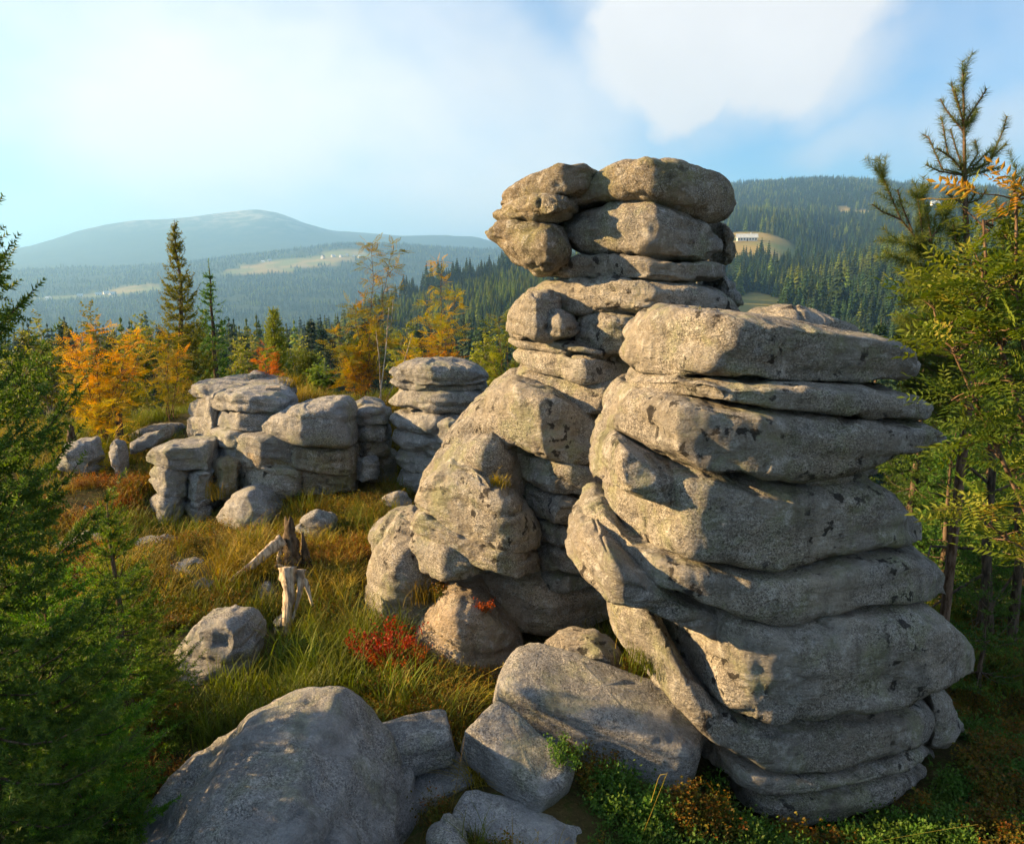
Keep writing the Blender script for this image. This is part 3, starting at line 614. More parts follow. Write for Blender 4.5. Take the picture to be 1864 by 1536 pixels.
formation('rock_stack', tuple(unproj(790, 880, 12.2)), 'stubby round column of five granite layers with whitish right flank', 'rock stack', [
 ('rock_layer', [(706,670,685),(722,660,698),(770,654,710),(820,657,708),(865,664,704),(890,676,696)], o(tf=.35, e=.45)),
 ('rock_layer', [(708,688,702),(730,692,712),(800,700,716),(888,696,712)], o(ry=.66)),
 ('rock_layer', [(707,722,738),(725,708,750),(790,706,758),(850,708,756),(890,714,750)], o()),
 ('rock_layer', [(708,752,772),(725,744,786),(790,752,800),(860,752,800),(886,752,790)], o(ry=.72)),
 ('rock_layer', [(712,780,806),(735,778,824),(800,792,838),(880,790,830)], o(ry=.7)),
 ('rock_layer', [(718,816,850),(745,815,872),(800,825,880),(870,825,870)], o(ry=.66)),
 ('rock_layer', [(720,858,890),(750,856,905),(830,860,905)], o(ry=.6)),
 ('side_block', [(794,768,808),(812,763,818),(845,766,815)], o(d=11.9, ry=.25, e=.3)),
])
boulder('flat_stone', 'small flat slab of rock on top of the stepped outcrop', 'stone', [(443,682,692),(460,677,695),(486,680,692)], d=14.6, ry=.25, e=.35, mat='granite_grey')
# survey marker: squared stone with chamfered top
mk = unproj(498, 722, 12.9); hw = .115
vv = []
for z, s_ in ((0, 1.0), (.175, .98), (.19, .88)):
    vv += [(x * hw * s_, y * hw * s_, z) for x, y in ((-1, -1), (1, -1), (1, 1), (-1, 1))]
fc = [(3, 2, 1, 0), (8, 9, 10, 11)] + [(i * 4 + j, i * 4 + (j + 1) % 4, i * 4 + 4 + (j + 1) % 4, i * 4 + 4 + j) for i in range(2) for j in range(4)]
me = mesh_from('survey_stone', vv, fc, [M['granite_pale']], smooth=False)
so = tag(link('survey_stone', me, None, Vector(mk) - Vector((0, 0, .03))), 'small squared white boundary stone standing on the stepped outcrop', 'boundary stone'); so.rotation_euler.z = R(14)
# slabs in the grass at far left
boulder('rock_slab', 'long pale log-like slab of rock lying aslant in grass', 'stone', [(222,818,830),(245,800,828),(285,782,812),(308,770,795),(316,774,786)], d=13.6, ry=.22, e=.35, p=2.8, mat='granite_grey', tf=.4)
boulder('rock_slab', 'thin upright blade of rock below the orange rowan', 'stone', [(192,810,850),(205,798,885),(222,800,890),(232,850,882)], d=12.9, ry=.2, mat='granite_grey')
boulder('boulder', 'dark split boulder by the spruce tips below the orange rowan', 'boulder', [(100,830,858),(125,802,866),(165,800,866),(185,825,858)], d=13.2, ry=.4, e=.45, p=1.8, mat='granite_grey')
boulder('boulder', 'flat rock behind the log-like slab', 'boulder', [(225,790,805),(270,776,810),(335,768,800)], d=15.0, ry=.4, mat='granite_grey')

# ------------------------------------------------------------------ where a line of sight meets rock or ground (to seat plants)
bpy.context.view_layer.update(); _dg = bpy.context.evaluated_depsgraph_get()
def hit(px, py, sink=.02):
    ok, loc, *_ = sc.ray_cast(_dg, (0, 0, CAMZ), pix_dir(px, py), distance=60)
    return np.array(loc) - np.array([0, 0, sink])
STUMP_Y = float(hit(532, 1046)[1]); ROOT_Y = float(hit(522, 1150)[1]); TIP_Y = float(hit(400, 1068)[1])
# ------------------------------------------------------------------ plant generators (all numpy, one mesh per part)
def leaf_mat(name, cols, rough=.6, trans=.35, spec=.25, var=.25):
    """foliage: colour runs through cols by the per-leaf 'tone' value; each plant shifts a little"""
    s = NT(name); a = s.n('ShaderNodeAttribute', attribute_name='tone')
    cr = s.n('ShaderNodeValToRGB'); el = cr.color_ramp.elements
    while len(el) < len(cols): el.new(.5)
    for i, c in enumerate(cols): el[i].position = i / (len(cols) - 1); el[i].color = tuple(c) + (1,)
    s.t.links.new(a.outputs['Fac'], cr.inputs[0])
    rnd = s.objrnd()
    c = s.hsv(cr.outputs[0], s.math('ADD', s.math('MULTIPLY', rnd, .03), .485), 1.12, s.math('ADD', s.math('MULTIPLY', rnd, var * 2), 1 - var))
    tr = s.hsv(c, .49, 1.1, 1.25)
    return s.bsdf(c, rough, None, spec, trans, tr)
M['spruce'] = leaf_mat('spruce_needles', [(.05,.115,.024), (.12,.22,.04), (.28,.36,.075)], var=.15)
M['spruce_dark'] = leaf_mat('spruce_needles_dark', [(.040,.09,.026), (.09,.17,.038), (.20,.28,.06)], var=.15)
M['forest'] = leaf_mat('forest_needles', [(.016,.034,.017), (.027,.054,.022), (.046,.078,.026)], var=.4, trans=.12)
M['larch'] = leaf_mat('larch_needles', [(.11,.135,.024), (.19,.225,.036), (.29,.30,.06)])
M['young'] = leaf_mat('young_green', [(.075,.115,.024), (.125,.175,.036), (.20,.235,.06)], var=.3)
M['birch'] = leaf_mat('birch_leaves', [(.13,.15,.03), (.23,.25,.05), (.36,.36,.10)])
M['pine'] = leaf_mat('pine_needles', [(.055,.10,.030), (.10,.155,.040), (.20,.22,.07)])
M['rowan_orange'] = leaf_mat('rowan_orange', [(.15,.18,.03), (.34,.29,.04), (.50,.28,.03), (.48,.17,.025)], trans=.4)
M['rowan_yellow'] = leaf_mat('rowan_yellow', [(.11,.15,.028), (.22,.24,.035), (.40,.31,.04), (.46,.21,.03)], trans=.4)
M['rowan_green'] = leaf_mat('rowan_green', [(.055,.095,.020), (.10,.15,.028), (.20,.23,.05), (.40,.19,.04)], trans=.35)
M['rowan_red'] = leaf_mat('rowan_red', [(.22,.12,.03), (.42,.13,.04), (.45,.11,.05)], trans=.35)
M['bilberry'] = leaf_mat('bilberry_leaves', [(.040,.065,.014), (.070,.095,.018), (.13,.10,.022), (.19,.075,.02)], var=.35)
M['bilberry_green'] = leaf_mat('bilberry_green', [(.035,.080,.018), (.060,.125,.025), (.10,.17,.04)], var=.3)
M['heath'] = leaf_mat('russet_heath', [(.09,.06,.02), (.16,.09,.028), (.26,.12,.04)], var=.35)
M['bilberry_red'] = leaf_mat('bilberry_red', [(.16,.07,.018), (.28,.065,.022), (.34,.09,.04)], var=.3)
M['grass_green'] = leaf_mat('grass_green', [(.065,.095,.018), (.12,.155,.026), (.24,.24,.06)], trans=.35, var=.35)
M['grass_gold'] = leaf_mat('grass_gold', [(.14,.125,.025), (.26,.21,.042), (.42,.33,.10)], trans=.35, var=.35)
M['moss'] = leaf_mat('moss_cushion', [(.09,.09,.016), (.18,.15,.026), (.30,.21,.045)], var=.35)
def bark_mat(name, a, b, scale=30):
    s = NT(name); P = s.pos(scale=(1, 1, .25)); n = s.noise(P, scale, 5, .65)
    return s.bsdf(s.mix(s.ramp(n, .35, .65), a, b), .9, s.bump(n, .7, .01), .1)
M['bark'] = bark_mat('bark', (.045, .033, .022), (.13, .10, .075))
M['bark_red'] = bark_mat('rowan_bark', (.06, .035, .02), (.17, .12, .085), 40)
M['bark_pale'] = bark_mat('pale_bark', (.20, .17, .13), (.42, .38, .31), 40)
M['dead_wood'] = bark_mat('weathered_wood', (.14, .115, .09), (.52, .46, .38), 26)
M['dead_dark'] = bark_mat('rotten_wood', (.03, .024, .018), (.12, .095, .07), 26)

def unit(v): return v / (np.linalg.norm(v, axis=-1, keepdims=True) + 1e-9)
def tri_mesh(name, V, T, tone, mat):
    me = mesh_from(name, V, T, [mat], smooth=False)
    a = me.attributes.new('tone', 'FLOAT', 'POINT'); a.data.foreach_set('value', np.clip(tone, 0, 1).astype(np.float32))
    return me
def needles(starts, dirs, lens, spacing, per, nl, nw, g, ang=.95, flat=.0, tone_lo=.16):
    """clothe twigs with single-triangle needles"""
    n = np.maximum((lens / spacing).astype(int), 2); tw = np.repeat(np.arange(len(lens)), n * per)
    N = len(tw); cnt = np.concatenate([np.arange(a * per) // per / a for a in n])
    d = dirs[tw]; base = starts[tw] + d * (cnt * lens[tw])[:, None]
    ref = np.where(np.abs(d[:, 2:3]) > .9, np.array([[1., 0, 0]]), np.array([[0, 0, 1.]]))
    s1 = unit(np.cross(d, ref)); s2 = np.cross(s1, d)
    th = g.uniform(0, 2 * np.pi, N); rad = s1 * np.cos(th)[:, None] + s2 * (np.sin(th) * (1 - flat) + flat * .35)[:, None]
    nd = unit(d * math.cos(ang) + rad * math.sin(ang) + g.normal(0, .12, (N, 3)))
    L = nl * g.uniform(.7, 1.2, N) * np.clip(1.25 - cnt * .4, .5, 1.2)
    tip = base + nd * L[:, None]; sd = unit(np.cross(nd, g.normal(size=(N, 3)))) * (nw / 2)
    V = np.stack([base - sd, base + sd, tip], 1).reshape(-1, 3); T = np.arange(3 * N).reshape(-1, 3)
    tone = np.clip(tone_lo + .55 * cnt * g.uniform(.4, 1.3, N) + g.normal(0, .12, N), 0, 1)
    return V, T, np.repeat(tone, 3)
def tubes(paths, sides=5):
    """paths: list of (points (n,3), radii (n,)) -> one mesh"""
    Vs, Fs = [], []; off = 0
    for pts, rad in paths:
        pts = np.asarray(pts, float); n = len(pts); tg = unit(np.gradient(pts, axis=0))
        ref = np.array([0, 0, 1.]) if abs(tg[0, 2]) < .9 else np.array([1., 0, 0])
        s1 = unit(np.cross(tg, ref)); s2 = np.cross(s1, tg); an = np.linspace(0, 2 * np.pi, sides, endpoint=False)
        ring = pts[:, None] + (s1[:, None] * np.cos(an)[None, :, None] + s2[:, None] * np.sin(an)[None, :, None]) * np.asarray(rad)[:, None, None]
        Vs.append(ring.reshape(-1, 3)); i = off + np.arange(n * sides).reshape(n, sides); j = np.roll(i, -1, 1)
        Fs.append(np.stack([i[:-1], j[:-1], j[1:], i[1:]], -1).reshape(-1, 4)); off += n * sides
    return np.concatenate(Vs), np.concatenate(Fs)

def conifer(height, rad, gap, nbr, seed, up_top=.75, up_bot=-.05, twig_gap=.075, twig_len=.34, nspace=.016, per=5, nl=.017, nw=.0035, z0=.05, mat='spruce', shape=.8, leader=.3, ang=.95, sparse=0.0, twig_ang=.85, bark='bark', sector=None):
    """young conifer with whorled boughs; returns (trunk mesh, crown mesh)"""
    g = np.random.default_rng(seed); paths = []; S, Dr, Ln = [], [], []
    paths.append((np.stack([np.zeros(8), np.zeros(8), np.linspace(-.15, height, 8)], 1) + g.normal(0, .006 * height, (8, 3)) * np.array([1, 1, 0]), np.linspace(.022 * height + .01, .004, 8)))
    zs = []; z = z0
    while z < height - leader * .5: zs.append(z); z += gap * g.uniform(.8, 1.2) * (1 if z < height * .7 else .85)
    S.append([0, 0, height - leader]); Dr.append([0, 0, 1]); Ln.append(leader)
    for z in zs:
        f = 1 - z / height; L0 = rad * (f ** shape) * (1 if f < .92 else .8)
        nb = nbr if f > .12 else max(3, nbr - 1); a0 = g.uniform(0, 6.28)
        for b in range(nb):
            if g.uniform() < sparse: continue
            az = a0 + b * 2 * np.pi / nb + g.normal(0, .16); L = max(L0 * g.uniform(.72, 1.12), .07)
            if sector is not None and abs((az - sector[0] + np.pi) % (2 * np.pi) - np.pi) > sector[1]: L *= .55
            el = up_bot + (up_top - up_bot) * (1 - f) ** 1.1 + g.normal(0, .08)
            d0 = np.array([math.cos(az) * math.cos(el), math.sin(az) * math.cos(el), math.sin(el)])
            n = max(int(L / twig_gap), 2); t = np.linspace(0, 1, n + 1)
            ax = np.array([0, 0, z + g.uniform(-.05, .05)]) + d0 * (t * L)[:, None]; ax[:, 2] += (-.16 * np.sin(t * np.pi) * (1 if f > .3 else .2) + .16 * t ** 2) * L
            paths.append((ax[:: max(1, n // 4)] if n > 4 else ax, np.linspace(.004 + .006 * L, .002, len(ax[:: max(1, n // 4)] if n > 4 else ax))))
            tg = unit(np.gradient(ax, axis=0)); side = unit(np.cross(tg, np.array([0, 0, 1.])))
            for q in range(n):
                if t[q] * L < .06 and L > .25: continue
                S.append(ax[q]); Dr.append(tg[q]); Ln.append(L / n * 1.25)
                tl = min(twig_len, (1 - t[q]) * L * .75 + .05) * g.uniform(.65, 1.15)
                for sg in (-1, 1):
                    dv = unit(tg[q] * math.cos(twig_ang) + side[q] * sg * math.sin(twig_ang) + np.array([0, 0, g.normal(-.04, .13)]))
                    S.append(ax[q] + g.normal(0, .006, 3)); Dr.append(dv); Ln.append(tl)
                    if tl > .15:
                        for u in (.35, .65):
                            for s2 in (-1, 1):
                                if g.uniform() < .6:
                                    dd = unit(dv + s2 * tg[q] * .7 + np.array([0, 0, g.normal(0, .2)])); S.append(ax[q] + dv * tl * u); Dr.append(dd); Ln.append(tl * .45)
            S.append(ax[-1]); Dr.append(tg[-1]); Ln.append(.07 + .04 * L)
    V, T, tone = needles(np.array(S, float), unit(np.array(Dr, float)), np.array(Ln, float), nspace, per, nl, nw, g, ang)
    tv, tf_ = tubes(paths, 5)
    return mesh_from('trunk', tv, tf_, [M[bark]]), tri_mesh('crown', V, T, tone, M[mat])
def plant(name, base, label, category, parts, group=None, rz=0.0, scale=1.0):
    e = empty(name, base, label, category, group); e.rotation_euler.z = rz; e.scale = (scale,) * 3
    for nm, me in parts: link(nm, me, e)
    return e

# pinnate rowan leaf template: 11 leaflets of two triangles each, along +x, unit length, drooping
def leaf_template(n=5, wid=.085, ll=.26):
    V, T = [], []
    def leaflet(p, dx, dy, L):
        d = np.array([dx, dy, -.12]); d = d / np.linalg.norm(d); s_ = np.array([-d[1], d[0], 0]); s_ = s_ / np.linalg.norm(s_); p = np.array(p); i = len(V)
        V.extend([p, p + d * L * .5 + s_ * wid * .5 + np.array([0, 0, .02]), p + d * L, p + d * L * .5 - s_ * wid * .5 + np.array([0, 0, .02])]); T.extend([(i, i + 1, i + 2), (i, i + 2, i + 3)])
    for k in range(n):
        x = .22 + .15 * k; z = -.25 * x * x; L = ll * (1 - .25 * abs(k - 2) / 2)
        leaflet((x, 0, z), .55, 1, L); leaflet((x, 0, z), .55, -1, L)
    leaflet((.9, 0, -.2), 1, 0, ll)
    i = len(V); V.extend([np.array((0, -.008, 0)), np.array((0, .008, 0)), np.array((.95, 0, -.22))]); T.append((i, i + 1, i + 2))
    return np.array(V), np.array(T)
LV, LT = leaf_template()
def place_leaves(pos, dirs, size, g, tone, droop=.25, tv=None, tt=None):
    tv = LV if tv is None else tv; tt = LT if tt is None else tt
    N = len(pos); d = unit(dirs + np.array([0, 0, -droop]) + g.normal(0, .2, (N, 3)))
    up = unit(np.array([0, 0, 1.]) + g.normal(0, .45, (N, 3))); y = unit(np.cross(up, d)); z = np.cross(d, y)
    Mx = np.stack([d, y, z], -1) * (size * g.uniform(.7, 1.2, N))[:, None, None]
    V = np.einsum('nij,kj->nki', Mx, tv) + pos[:, None]; T = (np.arange(N) * len(tv))[:, None, None] + tt[None]
    return V.reshape(-1, 3), T.reshape(-1, 3), np.repeat(tone, len(tv))
def rowan(stems, nleaf, leaf, seed, mat, spread=.35, tone_fn=None, twigs=7, twl=.4, bark='bark_red', srad=.012, first=.25, tv=None, tt=None, droop=.25):
    """stems: list of polylines (local coords). Leaves sit along side twigs and round each tip."""
    g = np.random.default_rng(seed); paths = []; pos, dr = [], []
    for st in stems:
        st = np.asarray(st, float); t = np.linspace(0, 1, 14); ti = np.linspace(0, 1, len(st))
        ax = np.stack([np.interp(t, ti, st[:, c]) for c in range(3)], 1); ax[1:-1] += g.normal(0, .018, (12, 3))
        Ls = np.linalg.norm(np.diff(ax, axis=0), axis=1).sum()
        paths.append((ax, np.linspace(srad, .0035, 14)))
        nt = max(3, int(twigs * Ls))
        for q in range(nt):
            u = first + (1 - first) * (q + g.uniform()) / nt; p0 = np.array([np.interp(u, t, ax[:, c]) for c in range(3)])
            az = g.uniform(0, 6.28); L = twl * (1.15 - .75 * u) * g.uniform(.5, 1.3); el = g.uniform(.1, .8)
            d = np.array([math.cos(az) * math.cos(el), math.sin(az) * math.cos(el), math.sin(el)])
            p1 = p0 + d * L; p1[2] -= .1 * L; paths.append((np.array([p0, (p0 + p1) / 2 + [0, 0, .04 * L], p1]), np.array([.005, .004, .002])))
            n = max(2, int(nleaf * L))
            for m_ in range(n):
                f = (m_ + g.uniform()) / n; pos.append(p0 + (p1 - p0) * f); a2 = g.uniform(0, 6.28)
                dr.append(d * .6 + np.array([math.cos(a2), math.sin(a2), g.uniform(-.2, .5)]))
            for m_ in range(3):
                pos.append(p1); a2 = g.uniform(0, 6.28); dr.append(d + .8 * np.array([math.cos(a2), math.sin(a2), .2]))
        for m_ in range(6):
            pos.append(ax[-1] - (ax[-1] - ax[-2]) * g.uniform()); a2 = g.uniform(0, 6.28); dr.append(np.array([math.cos(a2), math.sin(a2), .7]))
    pos = np.array(pos); dr = unit(np.array(dr)); N = len(pos)
    tone = np.clip(.45 + .22 * vnoise(pos * 2.3, seed) + .25 * vnoise(pos * 7, seed + 1) + g.normal(0, .12, N), 0, 1)
    if tone_fn is not None: tone = np.clip(tone + tone_fn(pos), 0, 1)
    V, T, tn = place_leaves(pos, dr, leaf, g, tone, droop, tv, tt)
    a, b = tubes(paths, 5)
    return mesh_from('stem', a, b, [M[bark]]), tri_mesh('crown', V, T, tn, M[mat])
SV = np.array([(0, 0, 0), (.5, .3, .06), (1, 0, 0), (.5, -.3, .06)]); ST = np.array([(0, 1, 2), (0, 2, 3)])   # simple oval leaf

def scatter(name, protos, pts, rz, scl, which, **props):
    """uncountable cover: instances of a few small plants on points"""
    me = bpy.data.meshes.new(name); me.vertices.add(len(pts)); me.vertices.foreach_set('co', np.asarray(pts, np.float32).ravel())
    for nm, tp, v in (('rz', 'FLOAT', rz), ('scl', 'FLOAT', scl), ('which', 'INT', which)):
        a = me.attributes.new(nm, tp, 'POINT'); a.data.foreach_set('value', np.asarray(v, np.int32 if tp == 'INT' else np.float32))
    o = link(name, me, **props)
    c = bpy.data.collections.new(name + '_plants')
    for i, p in enumerate(protos):
        ob = bpy.data.objects.new(name + '_plant', p); c.objects.link(ob)
    ng = bpy.data.node_groups.new(name, 'GeometryNodeTree')
    ng.interface.new_socket('Geometry', in_out='INPUT', socket_type='NodeSocketGeometry'); ng.interface.new_socket('Geometry', in_out='OUTPUT', socket_type='NodeSocketGeometry')
    nn = ng.nodes.new; L = ng.links.new
    gi, go = nn('NodeGroupInput'), nn('NodeGroupOutput'); iop = nn('GeometryNodeInstanceOnPoints'); ci = nn('GeometryNodeCollectionInfo')
    ci.inputs['Collection'].default_value = c; ci.inputs['Separate Children'].default_value = True; ci.inputs['Reset Children'].default_value = True
    def attr(nm, tp):
        x = nn('GeometryNodeInputNamedAttribute'); x.data_type = tp; x.inputs['Name'].default_value = nm; return x.outputs['Attribute']
    cx = nn('ShaderNodeCombineXYZ'); L(attr('rz', 'FLOAT'), cx.inputs['Z'])
    L(gi.outputs[0], iop.inputs['Points']); L(ci.outputs[0], iop.inputs['Instance']); iop.inputs['Pick Instance'].default_value = True
    L(attr('which', 'INT'), iop.inputs['Instance Index']); L(cx.outputs[0], iop.inputs['Rotation']); L(attr('scl', 'FLOAT'), iop.inputs['Scale'])
    L(iop.outputs[0], go.inputs[0])
    md = o.modifiers.new('scatter', 'NODES'); md.node_group = ng
    return o
# ------------------------------------------------------------------ grass, bilberry and moss
CELL = .06
def rock_grid():
    X0, Y0, nx, ny = -12, 2, int(22 / CELL), int(18 / CELL)
    occ = np.zeros((nx, ny), bool)
    for ob in list(col.objects):
        if ob.type != 'MESH' or not ob.data.materials or not ob.data.materials[0].name.startswith('granite'): continue
        n = len(ob.data.vertices); v = np.empty(n * 3, np.float32); ob.data.vertices.foreach_get('co', v); v = v.reshape(-1, 3) + np.array(ob.location) + (np.array(ob.parent.location) if ob.parent else 0)
        if n < 100: continue
        dz = v[:, 2] - ground_z(v[:, 0], v[:, 1]); m = (dz > -.25) & (dz < .40)
        i = ((v[m, 0] - X0) / CELL).astype(int); j = ((v[m, 1] - Y0) / CELL).astype(int); ok = (i >= 1) & (i < nx - 1) & (j >= 1) & (j < ny - 1); i, j = i[ok], j[ok]
        occ[i, j] = True; occ[i + 1, j] = True; occ[i, j + 1] = True; occ[i - 1, j] = True; occ[i, j - 1] = True
    def f(x, y):
        i = np.clip(((x - X0) / CELL).astype(int), 0, nx - 1); j = np.clip(((y - Y0) / CELL).astype(int), 0, ny - 1); return occ[i, j]
    return f
on_rock = rock_grid()
def tuft(seed, nb, h, bend, w, mat, heads=0, spread=.06):
    g = np.random.default_rng(seed); V, T, tn = [], [], []
    for k in range(nb + heads):
        a = g.uniform(0, 6.28); L = h * g.uniform(.55, 1.15) * (1.25 if k >= nb else 1); p = np.array([g.normal(0, spread), g.normal(0, spread), -.02]); d = np.array([math.cos(a), math.sin(a), 0]); s_ = np.array([-d[1], d[0], 0]) * w / 2 * (.5 if k >= nb else 1)
        bd = bend * g.uniform(.4, 1.4); ts = (0, .4, .75, 1.0); c = np.clip(.3 + g.normal(0, .18), 0, 1) if k < nb else .95
        pts = [p + d * (bd * L * t * t) + np.array([0, 0, L * (t - .35 * bd * t * t)]) for t in ts]; i = len(V)
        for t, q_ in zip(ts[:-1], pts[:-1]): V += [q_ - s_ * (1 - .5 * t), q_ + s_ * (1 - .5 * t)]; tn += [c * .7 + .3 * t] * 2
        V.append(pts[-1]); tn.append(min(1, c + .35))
        T += [(i, i+1, i+3), (i, i+3, i+2), (i+2, i+3, i+5), (i+2, i+5, i+4), (i+4, i+5, i+6)]
        if k >= nb:
            for m_ in range(7):
                q_ = pts[-1] - (pts[-1] - pts[-2]) * m_ * .09 + g.normal(0, .004, 3); dd = unit(pts[-1] - pts[-2] + g.normal(0, .02, 3) * 3); i = len(V); V += [q_, q_ + dd * .03 + s_ * 1.5, q_ + dd * .03 - s_ * 1.5]; T.append((i, i+1, i+2)); tn += [1, 1, 1]
    return tri_mesh('tuft', np.array(V), np.array(T), np.array(tn), M[mat])
def sprig(seed, n, h, rad, leaf, mat):
    g = np.random.default_rng(seed); pos, dr = [], []; paths = []
    for k in range(max(9, n // 60)):
        a = g.uniform(0, 6.28); tip = np.array([math.cos(a) * rad * g.uniform(.2, 1), math.sin(a) * rad * g.uniform(.2, 1), h * g.uniform(.6, 1.1)]); paths.append((np.array([(0, 0, -.02), tip * .6, tip]), np.array([.003, .002, .001])))
        for m_ in range(n // max(9, n // 60)): pos.append(tip * g.uniform(.25, 1.02) + g.normal(0, .018, 3)); dr.append(g.normal(size=3) + [0, 0, .3])
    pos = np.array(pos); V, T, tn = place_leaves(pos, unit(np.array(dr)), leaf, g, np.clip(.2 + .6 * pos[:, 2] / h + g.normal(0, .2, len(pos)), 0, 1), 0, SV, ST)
    return tri_mesh('sprig', V, T, tn, M[mat])
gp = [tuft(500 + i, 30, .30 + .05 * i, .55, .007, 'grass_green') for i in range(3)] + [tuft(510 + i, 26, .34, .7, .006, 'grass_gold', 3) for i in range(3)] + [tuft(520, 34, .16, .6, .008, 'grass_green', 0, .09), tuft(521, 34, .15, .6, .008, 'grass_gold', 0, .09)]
g = np.random.default_rng(8)
def field_pts(n, x0, x1, y0, y1):
    x = g.uniform(x0, x1, n); y = g.uniform(y0, y1, n); k = ~on_rock(x, y); x, y = x[k], y[k]; return x, y, ground_z(x, y)
# single tussocks and bushes one can point to
def tussock(px, py, d, seed, label, nb=150, h=.45, mat='grass_green', bend=.7, spread=.11, heads=10, cat='grass tussock', name='grass_tussock'):
    p = hit(px, py); tag(link(name, tuft(seed, nb, h, bend, .007, mat, heads, spread), None, p), label, cat)
tussock(625, 1180, 8.3, 601, 'big arching grass tussock beside the tall leaning boulder', 260, .62, 'grass_green', .8, .14, 24)
tussock(590, 1215, 7.6, 602, 'drooping grass tussock below the arching one', 200, .45, 'grass_green', .9, .14, 14)
tussock(770, 1085, 8.0, 603, 'golden grass tuft growing in the notch of the leaning boulder', 220, .38, 'grass_gold', .6, .09, 8)
tussock(545, 905, 11.2, 604, 'bright tuft of long grass at the foot of the stepped outcrop', 300, .5, 'grass_gold', .6, .2, 20)
tussock(660, 960, 10.8, 605, 'green grass tuft beside the bare rock pavement', 220, .42, 'grass_green', .6, .16, 14)
tussock(1178, 1205, 6.5, 606, 'mossy green grass tuft in the cleft between big boulder and broad tower', 260, .20, 'grass_green', .6, .10, 4)
tussock(905, 880, 7.7, 607, 'orange-tinged grass tuft on the ledge of the split-headed tower', 120, .16, 'grass_gold', .6, .05, 3)
tussock(870, 1420, 5.5, 608, 'dry grass tuft squeezed between the square-edged block and the wedge', 140, .30, 'grass_gold', .9, .05, 8)
tussock(860, 1545, 4.75, 609, 'olive grass tuft in front of the low pale rock', 140, .22, 'grass_green', .8, .06, 5)
tussock(400, 900, 12.0, 610, 'tawny tuft between the squat pillar and the outcrop', 140, .35, 'grass_gold', .6, .1, 8)
tussock(530, 700, 14.7, 611, 'brownish grass clump on top of the stepped outcrop', 160, .3, 'grass_gold', .6, .12, 12)
tussock(430, 1010, 10.2, 612, 'pale straw grass tussock beside the bleached root', 220, .45, 'grass_gold', .9, .18, 18)
def bush(px, py, d, seed, label, mat, n, h, rad, leaf=.024):
    p = hit(px, py); tag(link('bilberry_bush', sprig(seed, n, h, rad, leaf, mat), None, p), label, 'bush')
bush(700, 1222, 7.6, 620, 'crimson bilberry bush below the tall leaning boulder', 'bilberry_red', 2600, .48, .42, .034)
bush(740, 1240, 7.4, 621, 'reddish bilberry bush in front of the pale foot of the tower', 'bilberry_red', 1600, .34, .38, .03)
bush(840, 1290, 6.9, 622, 'olive bilberry bush behind the square-edged block', 'bilberry', 800, .22, .3)
bush(880, 1110, 7.6, 623, 'rusty little bush under the dark overhang', 'bilberry_red', 300, .10, .12)
bush(1030, 1395, 5.7, 624, 'fresh green bilberry bush below the big tilted boulder', 'bilberry_green', 700, .18, .22)
bush(800, 1090, 8.0, 625, 'golden green bilberry bush at the notch of the leaning boulder', 'bilberry', 300, .18, .12)
bush(262, 905, 12.0, 626, 'round olive bush beside the squat pillar', 'bilberry', 500, .4, .25, .035)
bush(385, 1110, 8.4, 627, 'golden moss cushion behind the smooth blue-grey boulder', 'moss', 700, .16, .4)
x, y, z = field_pts(30000, -11, 5.5, 4.2, 18.5)
pn = np.stack([x, y, np.zeros(len(x))], 1); dens = .6 * vnoise(pn * .55, 31) + .7 * vnoise(pn * 1.7, 36); gold = vnoise(pn * .42 + 9, 33) + g.normal(0, .35, len(x)) + np.clip((y - 11.5) * .10, -.45, .1); short = g.uniform(size=len(x)) < .55
k = (dens + g.normal(0, .18, len(x)) > -.08) & ~((x > .3) & (y < 8)); x, y, z, gold, short, dk_ = x[k], y[k], z[k], gold[k], short[k], np.clip(dens[k], -.6, .9)
wh = np.where(short, np.where(gold > .15, 7, 6), np.where(gold > .15, g.integers(3, 6, len(x)), g.integers(0, 3, len(x))))
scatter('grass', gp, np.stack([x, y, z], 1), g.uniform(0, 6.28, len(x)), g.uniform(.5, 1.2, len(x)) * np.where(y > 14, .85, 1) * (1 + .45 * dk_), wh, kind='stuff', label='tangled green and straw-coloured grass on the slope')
sp = [sprig(530, 100, .2, .15, .026, 'bilberry'), sprig(531, 90, .18, .15, .022, 'bilberry'), sprig(532, 110, .2, .15, .03, 'bilberry_green'), sprig(533, 110, .16, .17, .03, 'bilberry_green'), sprig(534, 100, .12, .15, .02, 'moss'), sprig(535, 100, .18, .15, .024, 'heath')]
x, y, z = field_pts(34000, -8, 6.5, 4.0, 15)
pn = np.stack([x, y, np.zeros(len(x))], 1); dn = vnoise(pn * .8 + 4, 41); px_, py_ = pixcol_row(x, y, z)
zone = ((px_ > 640) & (px_ < 900) & (py_ > 1170) & (py_ < 1330)) | ((px_ > 960) & (py_ > 1330)); moss = (py_ < 1150)
k = (zone | ((dn > -.3) & (g.uniform(size=len(x)) < .75))) & (px_ > -200) & (px_ < 2100); x, y, z, zone, moss, px_ = x[k], y[k], z[k], zone[k], moss[k], px_[k]
wh = np.where(zone & (px_ > 960), g.integers(2, 4, len(x)), np.where(moss & (g.uniform(size=len(x)) < .6), 4, g.integers(0, 2, len(x)))); wh = np.where(~zone & (vnoise(np.stack([x, y, z * 0], 1) * .9, 13) > .30), 5, wh); wh = np.where(zone & (px_ > 960) & (vnoise(np.stack([x, y, z * 0], 1) * 2.2, 3) > .1), 0, wh)
scatter('bilberry_cover', sp, np.stack([x, y, z], 1), g.uniform(0, 6.28, len(x)), g.uniform(.6, 1.2, len(x)), wh, kind='stuff', label='low bilberry and moss cover between the boulders')
